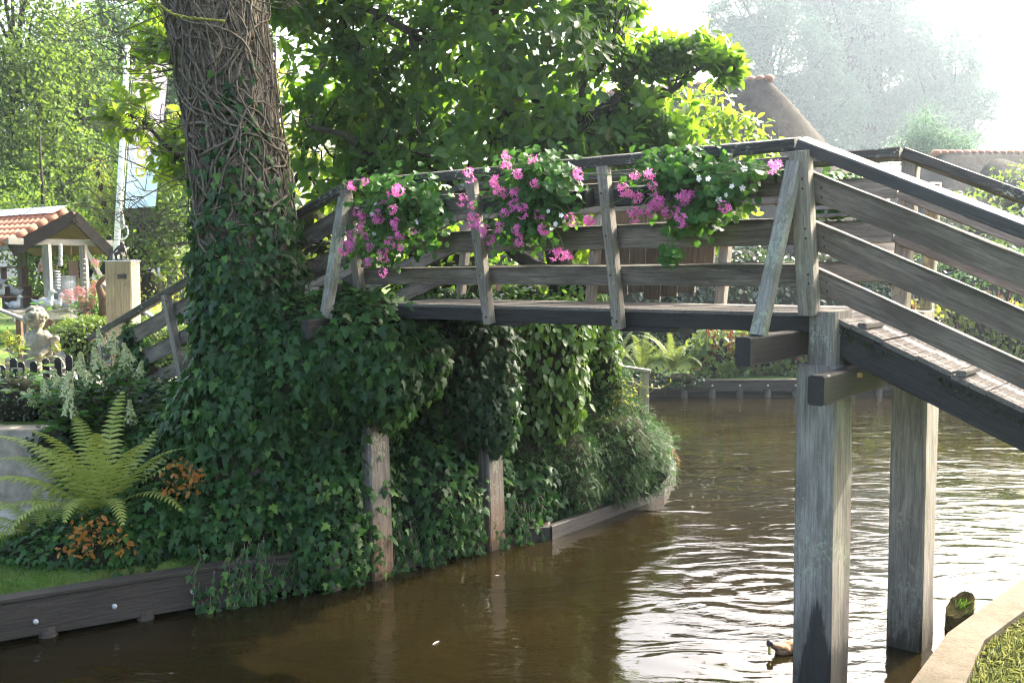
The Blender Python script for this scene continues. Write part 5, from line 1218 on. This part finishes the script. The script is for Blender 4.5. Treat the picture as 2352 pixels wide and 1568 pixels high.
# ------------------------------------------------------------------ market stall
Yg = 22.0
stl = empty('market_stall', (-10.4, 22.6, 1.3), 'open wooden stall with tiled gable roof, dark bargeboards and shelves of pale ornaments', 'stall')
rdv = Vector((-.85, .527, 0)); gdv = Vector((.527, .85, 0))
pk_ = Vector(tuple(on_y(165, 489, Yg))); er = Vector(tuple(on_y(262, 584, Yg+1.06))); el = Vector(tuple(on_y(24, 563, Yg-1.06)))
RL = rdv*3.3; g = Geo()
def slab(name, a, b, ext, th, mat):
    g = Geo(); n = (b-a).cross(ext).normalized();
    if n.z < 0: n = -n
    g.add([a, b, b+ext, a+ext, a+n*th, b+n*th, b+ext+n*th, a+ext+n*th], [(0, 1, 2, 3), (7, 6, 5, 4), (0, 4, 5, 1), (1, 5, 6, 2), (2, 6, 7, 3), (3, 7, 4, 0)]); return g.build(name, mat, stl)
slab('roof_boarding', pk_-rdv*.05, er, RL, .03, M['ply']); slab('roof_boarding', pk_-rdv*.05, el, RL, .03, M['ply'])
g = Geo(); nrow = 6; dn = (el-pk_); nl = dn.cross(RL).normalized(); nl = nl if nl.z > 0 else -nl
for r_ in range(nrow):      # pantiles on the visible slope
    for c_ in range(16):
        a = pk_+dn*((r_+.15)/nrow)+RL*((c_+.5)/16)+nl*.07; b = pk_+dn*((r_+1.12)/nrow)+RL*((c_+.5)/16)+nl*.045
        g.tube([a, b], [.10, .11], 8)
g.build('roof_tiles', M['terracotta'], stl, smooth=True)
g = Geo(); g.add([pk_+nl*.19, pk_+nl*.19+RL, pk_+dn*.24+RL+nl*.19, pk_+dn*.24+nl*.19], [(0, 1, 2, 3)]); g.build('ridge_flashing', M['zinc'], stl)
dnr = (er-pk_); nr_ = dnr.cross(RL).normalized(); nr_ = nr_ if nr_.z > 0 else -nr_
slab('roof_felt', pk_+nr_*.04, er+nr_*.04, RL, .03, M['black'])
for e in (el, er): beam('bargeboard', pk_-rdv*.09+Vector((0, 0, -.08)), e-rdv*.09+Vector((0, 0, -.10))+(e-pk_)*.03, .04, .27, M['barge'], stl)
def stp(x, y, Y): return Vector(tuple(on_y(x, y, Y)))
fR = stp(197, 700, 22.35); fL = stp(113, 700, 21.55); tz = float(on_y(150, 562, 22)[2])
cnr = [fR, fL, fR+rdv*2.5, fL+rdv*2.5, fL-gdv*.0+rdv*1.25]
for p in (fR, fL, fR+rdv*2.5, fL+rdv*2.5):
    beam('post', (p.x, p.y, 1.28), (p.x, p.y, tz), .15, .15, M['grey_wood'], stl, up=(0, 1, 0))
for a, b in ((fL-gdv*.9, fR+gdv*.75), (fL-gdv*.9+rdv*2.5, fR+gdv*.75+rdv*2.5)):
    beam('tie_beam', (a.x, a.y, tz+.05), (b.x, b.y, tz+.05), .1, .14, M['grey_wood'], stl)
beam('eaves_beam', Vector((fL.x, fL.y, tz-.05))-gdv*.75, Vector((fL.x, fL.y, tz-.05))-gdv*.75+rdv*3, .1, .13, M['grey_wood'], stl)
beam('strut', (fR.x, fR.y, tz-.05), stp(248, 668, 22.9), .11, .11, M['grey_wood'], stl)
cz = float(on_y(150, 708, 22)[2])
cs_ = [fR+rdv*.0, fL-gdv*.9]; a = fR-rdv*.08; b = fL-gdv*.9-rdv*.08
g = Geo(); ctr = (a+b)/2+rdv*.75; rotm = Matrix((gdv, rdv, Vector((0, 0, 1)))).transposed(); g.box((ctr.x, ctr.y, cz-.02), ((a-b).length, 1.6, .05), rotm); g.build('counter', M['grey_wood'], stl)
beam('counter_rail', (a.x, a.y, cz-.14), (b.x, b.y, cz-.14), .05, .2, M['grey_wood'], stl)
g = Geo()
for k, (h, dd) in enumerate(((.28, .9), (.52, 1.15), (.95, 1.3))):
    q = fL-gdv*.35+rdv*dd; g.box((q.x, q.y, cz+h), (1.3, .22, .03), rotm)
    for s_ in (-.6, .1, .6): g.box((q.x+gdv.x*s_, q.y+gdv.y*s_, cz+h/2), (.03, .2, h), rotm)
g.build('shelf', M['brown'], stl)
beam('back_rail', fL-gdv*.9+rdv*2.4+Vector((0, 0, .35)), fR+rdv*2.4+Vector((0, 0, .35)), .06, .1, M['grey_wood'], stl)
# wire screens below the counter
for i, (xa, xb) in enumerate(((120, 143), (150, 175))):
    root = empty('wire_screen', tuple(on_y((xa+xb)/2, 770, 22.5)), ['rusty wire screen leaning below the stall counter, left of two', 'rusty wire screen leaning below the stall counter, right of two'][i], 'wire screen', 'wire screens under the stall'); g = Geo()
    for k in range(8): x = xa+(xb-xa)*k/7; g.tube([on_y(x, 722, 22.3), on_y(x, 778, 22.1)], .009, 4)
    for k in range(8): y = 722+56*k/7; g.tube([on_y(xa, y, 22.3-.2*k/7), on_y(xb, y, 22.3-.2*k/7)], .006, 4)
    g.build('mesh_panel', M['rusty'], root)
def duck_item(p, s, mat, label, grp='ornaments on the stall', face=1):
    root = empty('bird_ornament', tuple(p), label, 'ornament', grp); g = Geo(); p = np.array(p)
    g.ball(p+[0, 0, .09*s], (.13*s, .08*s, .09*s)); g.limb(p+[.08*s*face, 0, .13*s], p+[.10*s*face, 0, .24*s], .045*s, .035*s, 4); g.ball(p+[.115*s*face, 0, .26*s], (.05*s, .04*s, .042*s)); g.limb(p+[.15*s*face, 0, .255*s], p+[.2*s*face, 0, .245*s], .018*s, .01*s, 3); g.limb(p+[-.1*s*face, 0, .1*s], p+[-.19*s*face, 0, .15*s], .04*s, .015*s, 3)
    g.build('ornament_body', mat, root, remesh=.012*s); return root
bt = [(38, 700, 21.4, 1.2, 'pale ceramic bird at the left end of the counter'), (103, 703, 21.5, 1.1, 'white ceramic bird beside the left stall post'), (118-15, 688, 21.9, .01, '')]
items = [(33, 706, 21.3, 1.1, 'M', 'blue grey ceramic bird at the far left of the counter'), (103, 706, 21.3, 1.5, 'M', 'large white ceramic hen in front of the lowest shelf'), (128, 706, 21.6, 1.2, 'M', 'white ceramic duck just left of the tall post'),
         (165, 706, 21.8, 1.2, 'M', 'white ceramic goose beside the pale urn')]
for (x, y, Y, s, mm_, lab) in items: duck_item((float(on_y(x, y, Y)[0]), Y, cz+.005), s, M['ceramic'], lab)
for k, (gx, h, dd, lab) in enumerate(((-.75, .28, .9, 'left ceramic bird on the lowest shelf'), (-.25, .28, .9, 'middle ceramic bird on the lowest shelf'), (.12, .28, .9, 'right ceramic bird on the lowest shelf'), (-.6, .52, 1.15, 'left ceramic bird on the middle shelf'), (-.1, .52, 1.15, 'right ceramic bird on the middle shelf'))):
    q = fL-gdv*.35+rdv*dd+gdv*gx; duck_item((q.x, q.y, cz+h+.017), .95, M['ceramic'], lab, face=1 if k % 2 else -1)
def urn(p, s, label, mat='ceramic'):
    root = empty('garden_urn', tuple(p), label, 'urn'); g = Geo(); g.lathe(p, [(.10*s, 0), (.13*s, .02*s), (.09*s, .06*s), (.15*s, .16*s), (.2*s, .3*s), (.2*s, .46*s), (.17*s, .53*s), (.21*s, .56*s), (.19*s, .57*s), (.16*s, .52*s)], 18); g.build('urn_body', M[mat], root, smooth=True)
q = on_y(153, 706, 22.3); urn((float(q[0]), 22.3, cz+.005), 1.3, 'large pale grey urn on the stall counter between the two posts')
q = on_y(128, 706, 22.5); urn((float(q[0]), 22.4, cz+.005), .95, 'smaller blue grey urn on the counter behind the left post')
# wind chimes and strings of shells
for i, (x, y0, y1, n_, r_, lab) in enumerate(((138.5, 562, 610, 7, .05, 'thick white shell string hanging under the stall gable, top right'), (130, 570, 662, 7, .085, 'hanging stack of broad white shells between the stall posts'), (193, 590, 760, 16, .035, 'long shell string hanging against the right stall post'), (163, 640, 790, 9, .04, 'brown cord with pale shells hanging beside the urn'))):
    root = empty('shell_string', tuple(on_y(x, y0, 21.8)), lab, 'hanging ornament', 'strings of shells on the stall'); g = Geo(); g.tube([on_y(x, 560, 21.8), on_y(x, y1, 21.8)], .006, 4); g.build('cord', M['brown'], root); g = Geo()
    for k in range(n_): yk = y0+(y1-y0)*((.5+k)/n_) if i != 1 else 624+38*k/6; c_ = on_y(x+random.uniform(-.6, .6), yk, 21.8); g.ball(c_, (r_, r_, r_*(1.2 if i == 0 else .35)), jit=.2, seed=k)
    g.build('shells', M['ceramic'], root, smooth=True)
for i, (x, y, w, h, mt, lab) in enumerate(((62, 598, 14, 12, 'orange', ''), )):
    pass
root = empty('cloth_sample', tuple(on_y(167, 620, 22.6)), 'thin printed cloth hanging between the stall posts', 'cloth'); g = Geo(); a_ = [on_y(*p, 22.6) for p in ((157, 600), (179, 600), (180, 672), (159, 674))]; g.add([*a_, *[q_+np.array([0, .01, 0]) for q_ in a_]], [(0, 1, 2, 3), (7, 6, 5, 4), (0, 4, 5, 1), (2, 6, 7, 3), (1, 5, 6, 2), (3, 7, 4, 0)]); g.build('cloth_panel', plain('printed_cloth', (.45, .42, .33), .9, .1, .4, 3, .1, (.42, .2, .18)), root)
root = empty('red_ornament', tuple(on_y(97, 610, 22.2)), 'red and white bird ornament high on the stall shelf', 'ornament'); g = Geo(); c_ = on_y(97, 612, 22.2); g.ball(c_, (.10, .08, .13)); g.ball(c_+np.array([.02, 0, .16]), .06); g.limb(c_+np.array([-.05, 0, -.05]), c_+np.array([-.1, 0, -.15]), .04, .02, 4); g.build('ornament_body', plain('red_white_glaze', (.5, .08, .05), .4, .5, .3, 9, .1, (.65, .55, .5)), root, remesh=.015)
sh_ = fL-gdv*.35+rdv*1.3
# garden railing left and behind the pedestal
gr = empty('garden_railing', tuple(on_y(45, 760, 17)), 'grey sloping handrail of a small footbridge in front of the stall', 'railing')
beam('rail', on_y(-30, 700, 17), on_y(90, 747, 16.4), .09, .05, M['grey_wood'], gr)
beam('post', on_y(44, 730, 16.7), tuple(on_y(44, 730, 16.7)[:2])+(1.25,), .09, .09, M['brown'], gr, up=(0, 1, 0)); beam('brace_leg', on_y(118, 735, 16.6), on_y(66, 820, 16.4), .08, .1, M['brown'], gr)
beam('rail', on_y(112, 770, 16.0), on_y(160, 850, 15.4), .12, .08, M['grey_wood'], gr)
gr = empty('garden_railing', tuple(on_y(380, 760, 17)), 'low grey handrail on the lawn behind the foot of the ramp', 'railing')
beam('rail', on_y(236, 652, 19.5), on_y(460, 800, 16.5), .10, .06, M['grey_wood'], gr)
for x, y, Y in ((242, 690, 19.4), (330, 735, 18.2), (372, 765, 17.6), (436, 800, 16.8)): p = on_y(x, y-10, Y); beam('post', p, (p[0], p[1], 1.25), .09, .09, M['brown'], gr, up=(0, 1, 0))
dw = empty('driftwood', tuple(on_y(238, 690, 19)), 'dark rusty twisted wooden sculpture beside the timber pedestal', 'sculpture'); g = Geo()
g.tube([on_y(240, 735, 19), on_y(238, 690, 19), on_y(226, 655, 19), on_y(236, 640, 19), on_y(245, 632, 19)], [.1, .09, .06, .05, .03], 9); g.build('twisted_stem', M['brown'], dw, smooth=True)

# ------------------------------------------------------------------ barn and thatched houses
bp_ = on_y(372, 700, 28); bx = float(bp_[0])
brn = empty('barn', (bx+2, 29, 1.2), 'dark grey vertical-boarded barn with a pale lichened roof behind the trunk', 'barn')
zw = float(on_y(400, 590, 28)[2]); ze = float(on_y(330, 545, 29)[2])
g = Geo(); n = 34
for i in range(n): x = bx+.0+i*.16; g.box((x+.07, 28+i*.03, (zw+1.1)/2), (.145, .05+.015*(i % 2), zw-1.0))
g.build('wall', M['barn'], brn)
g = Geo(); a = np.array([bx-1.0, 27.6, zw-.1]); b = np.array([bx+5.6, 28.8, zw-.1]); c_ = np.array([bx-.6, 31.5, zw+2.4]); d_ = np.array([bx+5.6, 32.5, zw+2.4]); t_ = np.array([0, 0, .12])
g.add([a, b, d_, c_, a+t_, b+t_, d_+t_, c_+t_], [(0, 3, 2, 1), (4, 5, 6, 7), (0, 1, 5, 4), (1, 2, 6, 5), (2, 3, 7, 6), (3, 0, 4, 7)]); g.build('roof', plain('lichened_roof', (.26, .25, .2), .9, .1, .3, 2, .4), brn)
thatch = None
m, nt, out = new_mat('thatch'); v = objvec(nt, False); n1 = mth(nt, 'MULTIPLY_ADD', texn(nt, v, 1, 8, .8, .2, sc=(6, 6, 1.2)), .6, mth(nt, 'MULTIPLY', texn(nt, v, 1, 4, .7, .5, sc=(1.6, 1.6, .25)), .4)); n2 = texn(nt, v, .5, 4)
c = ramp(nt, n1, [(.3, (.018, .015, .0125)), (.5, (.05, .043, .036)), (.7, (.11, .097, .08))]); c = mixc(nt, ramp(nt, n2, [(.4, (0, 0, 0)), (.65, (.7, .7, .7))]), c, (.05, .047, .038))
prin(nt, out, c, .95, .05, n1, 1.0, .12); M['thatch'] = m
def thatched(base, L, half, ze, zr, hip, ang, label, chimney=None, dormer=None, over=.35, seed=0, tile0=0.0):
    """hipped reed roof with rounded hips on low walls; local x along the ridge"""
    root = empty('thatched_house', base, label, 'house', rz=ang)
    def build(g, name, mat, smooth=False, par=None):
        o = g.build(name, mat, None, smooth); o.parent = root; return o
    g = Geo(); W_ = half-over; g.box((-L/2+over, 0, ze/2+.15), (L-2*over, W_*2, ze+.3)); w = build(g, 'wall', M['white'] if dormer else plain('house_brick', (.3, .13, .09), .9, .1, .2, 12))
    # roof surface as rings from eaves to ridge
    g = Geo(); nR, nA = 14, 64; vs = []
    for i in range(nR+1):
        t = i/nR; z = ze+(zr-ze)*(1-(1-t)**1.12)**.97
        k = (1-t)**1.0
        hx0 = -L + hip*t*(1); hx1 = -hip*t; hy = half*k + .28*t*(1 if t < 1 else 1)*.9
        hy = half*k+.22*t
        cx = (hx0+hx1)/2; ax = (hx1-hx0)/2+.15
        for j in range(nA):
            q = 2*math.pi*j/nA; e = .42; sx = math.copysign(abs(math.cos(q))**e, math.cos(q)); sy = math.copysign(abs(math.sin(q))**e, math.sin(q))
            wv = .10*noise.noise((q*2.2, z*.4, seed))*(1-t*.5)
            vs.append((cx+(ax+wv)*sx, (hy+wv)*sy, z+.05*noise.noise((q*3, z, seed+4))))
    fs = [(i*nA+j, i*nA+(j+1) % nA, (i+1)*nA+(j+1) % nA, (i+1)*nA+j) for i in range(nR) for j in range(nA)] + [tuple(range(nA-1, -1, -1)), tuple(nR*nA+j for j in range(nA))]
    g.add(vs, fs); roof = build(g, 'roof', M['thatch'], True)
    g = Geo(); n = int((L-2*hip)/.32)+1
    for i in range(n+2):
        x = -hip+.25-i*.32; g.ball((x, 0, zr-.04), (.19, .3, .15), sub=(8, 6))
    g.build('ridge_tiles', M['terracotta'], None, smooth=True).parent = roof
    if chimney: g = Geo(); g.box(chimney, (.9, .9, 1.5)); g.box((chimney[0], chimney[1], chimney[2]+.8), (1.05, 1.05, .14)); g.build('chimney', plain('slate_blue_chimney', (.16, .18, .22), .8, .2, .2), None).parent = roof
    if dormer:
        dx, dy, dz = dormer; g = Geo()
        for i in range(9):
            q = math.pi*i/8; 
        pts = [(dx+1.5*math.cos(q), dz+1.25*math.sin(q)**1.1) for q in np.linspace(0, math.pi, 15)]
        vs = [(x, dy, z) for x, z in pts]+[(dx+(x-dx)*.7, dy+2.6, dz+(z-dz)*1.0+.9) for x, z in pts]
        g.add(vs, [(i, i+1, 16+i, 15+i) for i in range(14)]); g.build('dormer_hood', M['thatch'], None, smooth=True).parent = roof
        g = Geo(); g.prism([(dx-1.0, dy+.25), (dx+1.0, dy+.25), (dx+1.0, dy+.3), (dx-1.0, dy+.3)], dz-.1, dz+.75); g.build('dormer_window', plain('white_frame', (.7, .72, .72), .5, .3, .05), None).parent = roof
        for x in (-1.5, -4.5, -7.5): g = Geo(); g.box((x-.8, -W_-.03, 1.3), (1.1, .06, 1.2)); build(g, 'window', plain('dark_glass', (.05, .06, .07), .15, .6, .1))
    return root
P1 = on_y(1742, 192, 32); P2 = on_y(2352, 352, 39)
thatched((float(P1[0])+5.3, 33.0, .7), 17, 5.6, 2.4, float(P1[2])+.1, 4.9, R(-28), 'near thatched house whose tiled ridge rises above the handrail peak', chimney=(-8.4, .8, float(P1[2])-.2), seed=3)
thatched((float(P2[0])+14.6, 42, .7), 21, 5, 2.2, float(P2[2])-.5, 3.6, R(6), 'right thatched house with a curved dormer and white walls', dormer=(-16.0, -4.3, 4.3), seed=8)
rt = None

# ------------------------------------------------------------------ duck, stump, stake, stone, debris
D0 = on_z(1768, 1503, 0); dk = empty('duck', tuple(D0), 'brown duck dabbling in the water at the foot of the thick pile', 'duck')
def DP(x, y, dy=0): p = on_y(x, y, float(D0[1])+dy); return p
g = Geo(); g.ball(DP(1830, 1487, .08), (.15, .085, .062), sub=(16, 10)); g.ball(DP(1800, 1492, .04), (.07, .06, .048), sub=(12, 8)); g.ball(DP(1850, 1480, .1), (.09, .05, .035)); g.limb(DP(1865, 1480, .1), DP(1886, 1475, .1), .03, .01, 4)
g.limb(DP(1792, 1488, .03), DP(1770, 1479, .0), .034, .024, 7)
g.ball(DP(1768, 1478), (.027, .034, .03)); g.build('body', None, dk, remesh=.007)
m, nt, out = new_mat('duck_feather'); v = objvec(nt, False); n1 = texn(nt, v, 1, 6, .7, .6, sc=(28, 40, 45)); c = ramp(nt, n1, [(.35, (.07, .04, .02)), (.5, (.24, .14, .075)), (.65, (.42, .29, .18))])
prin(nt, out, c, .85, .2, n1, .5, .005); [o for o in C.objects if o.parent == dk][0].data.materials.append(m)
g = Geo(); g.ball(DP(1768, 1476, -.008), (.026, .03, .026)); g.build('crown', plain('dark_cap', (.03, .032, .035), .5, .4), dk, smooth=True)
g = Geo(); g.limb(DP(1768, 1486, -.03), DP(1767, 1499, -.055), .012, .014, 6); g.build('bill', plain('duck_bill', (.28, .25, .08), .5, .4), dk, remesh=.005)
for s_ in (-1, 1): g = Geo(); g.ball(DP(1768+s_*6, 1479, -.012), .004, sub=(6, 5)); g.build('eye', M['black'], dk)
S1 = on_z(2204, 1446, 0); stp_ = empty('rotten_stump', tuple(S1), 'rotten mossy stump standing in the water beside the near kerb', 'stump')
g = Geo(); vs = []; k = 28; lv = 12
for i in range(lv+1):
    t = i/lv
    for j in range(k):
        q = 2*math.pi*j/k; r = .118*(1-.1*t)*(1+.1*noise.noise((math.cos(q)*2, math.sin(q)*2, t*3)))
        if math.sin(q*1.0+.9) < -.86: r *= .86
        zt_ = .12+.18*(.5+.5*math.cos(q-.5))+.025*noise.noise((q*3, 3, 1)); vs.append((S1[0]+r*math.cos(q), S1[1]+r*math.sin(q)*.9, -.2+(zt_+.2)*t))
vs.append((S1[0], S1[1], .15)); g.add(vs, [(i*k+j, i*k+(j+1) % k, (i+1)*k+(j+1) % k, (i+1)*k+j) for i in range(lv) for j in range(k)]+[(lv*k+j, lv*k+(j+1) % k, len(vs)-1) for j in range(k)])
g.build('wood_core', M['stump'], stp_, smooth=False)
pt = np.array([(S1[0]+rng.normal()*.05, S1[1]-.06+rng.normal()*.04, .17+rng.uniform(0, .08)) for i in range(60)]); leaves('grass_tuft', M['grass'], stp_, instance(T_small(.1), pt, unit(rng.normal(size=(60, 3))*.5+np.array([.3, -.3, 1])), rdir(60), rng.uniform(.03, .06, 60)))
p0 = on_z(768, 1352, 0); stk = empty('mooring_stake', tuple(p0), 'short weathered stake at the waterline left of the stained pile', 'stake'); g = Geo()
g.tube([p0+np.array([0, .0, -.5]), p0+np.array([0, 0, 0]), p0+np.array([.01, 0, .25]), p0+np.array([-.01, 0, .42])], [.075, .07, .06, .045], 9); g.build('timber', M['vine'], stk)
p0 = on_z(1250, 1236, 0); rk = Geo(); rk.ball(p0+np.array([0, .05, .03]), (.1, .12, .14), sub=(9, 6), jit=.35, seed=4); o = rk.build('bank_rock', plain('brown_rock', (.16, .12, .09), .9, .1, .4, 9, .6)); tag(o, 'brown stone standing at the waterline between the ivy and the yew', 'rock')
def feather(x, y, L, ang, lab):
    p = on_z(x, y, .006); g = Geo(); d = np.array([math.cos(ang), math.sin(ang), 0]); s_ = np.array([-d[1], d[0], 0])
    g.add([p-d*L/2, p-s_*L*.12+[0, 0, .004], p+d*L/2, p+s_*L*.12+[0, 0, .004]], [(0, 1, 2, 3)]); o = g.build('floating_feather', M['white_petal']); tag(o, lab, 'feather')
feather(1142, 1321, .055, .2, 'small white feather floating beside the right stained pile'); feather(1002, 1475, .10, 1.0, 'white feather floating in the dark water at the centre')
p0 = on_y(1490, 895, 14.2); gp = empty('bank_post', tuple(on_y(1478, 905, 14.6)[:2])+(.3,), 'grey capped post behind the yew', 'post'); g = Geo(); q = on_y(1480, 850, 14.8); beam('post_shaft', (q[0], q[1], .2), (q[0], q[1], q[2]-.04), .13, .13, M['post'], gp, up=(0, 1, 0)); beam('post_cap', (q[0]-.45, q[1]+.1, q[2]+.06), (q[0]+.1, q[1], q[2]-.02), .14, .05, M['post'], gp)

# ------------------------------------------------------------------ air, light, render settings
vm = bpy.data.materials.new('haze_air'); vm.use_nodes = True; nt = vm.node_tree; nt.nodes.clear(); out = nt.nodes.new('ShaderNodeOutputMaterial'); pv_ = nt.nodes.new('ShaderNodeVolumePrincipled')
pv_.inputs['Color'].default_value = (.72, .87, 1, 1); pv_.inputs['Density'].default_value = HAZE; pv_.inputs['Anisotropy'].default_value = .55; nt.links.new(pv_.outputs[0], out.inputs['Volume'])
g = Geo(); g.box((0, 140, 38), (420, 380, 82)); hz = g.build('haze', vm); hz['kind'] = 'stuff'

w = bpy.data.worlds.new('World'); scene.world = w; w.use_nodes = True; nt = w.node_tree; bg = nt.nodes['Background']
sky = nt.nodes.new('ShaderNodeTexSky'); sky.sky_type = 'NISHITA'; sky.sun_disc = False; sky.sun_elevation = R(SUN_EL); sky.sun_rotation = R(SUN_AZ); sky.dust_density = 8.0; sky.air_density = 1.0; sky.ozone_density = 1.0
nt.links.new(sky.outputs[0], bg.inputs[0]); bg.inputs[1].default_value = SKY
sd = bpy.data.lights.new('sun', 'SUN'); so = bpy.data.objects.new('sun', sd); C.objects.link(so)
sd.energy = SUN; sd.angle = R(.6); sd.color = (1, .93, .82)
sv = Vector((math.sin(R(SUN_AZ))*math.cos(R(SUN_EL)), math.cos(R(SUN_AZ))*math.cos(R(SUN_EL)), math.sin(R(SUN_EL))))
so.rotation_euler = sv.to_track_quat('Z', 'Y').to_euler(); so.location = sv*50
scene.view_settings.view_transform = 'Standard'; scene.view_settings.look = 'None'; scene.view_settings.exposure = EXPO; scene.view_settings.gamma = 1
cy = scene.cycles; cy.max_bounces = 8; cy.diffuse_bounces = 3; cy.glossy_bounces = 3; cy.transmission_bounces = 4; cy.volume_bounces = 0; cy.transparent_max_bounces = 8
cy.caustics_reflective = False; cy.caustics_refractive = False; cy.use_denoising = True; cy.pixel_filter_type = 'BLACKMAN_HARRIS'; cy.filter_width = 1.1; cy.use_adaptive_sampling = True; cy.adaptive_threshold = .02; cy.sample_clamp_indirect = 6
try: cy.denoiser = 'OPENIMAGEDENOISE'
except Exception: pass
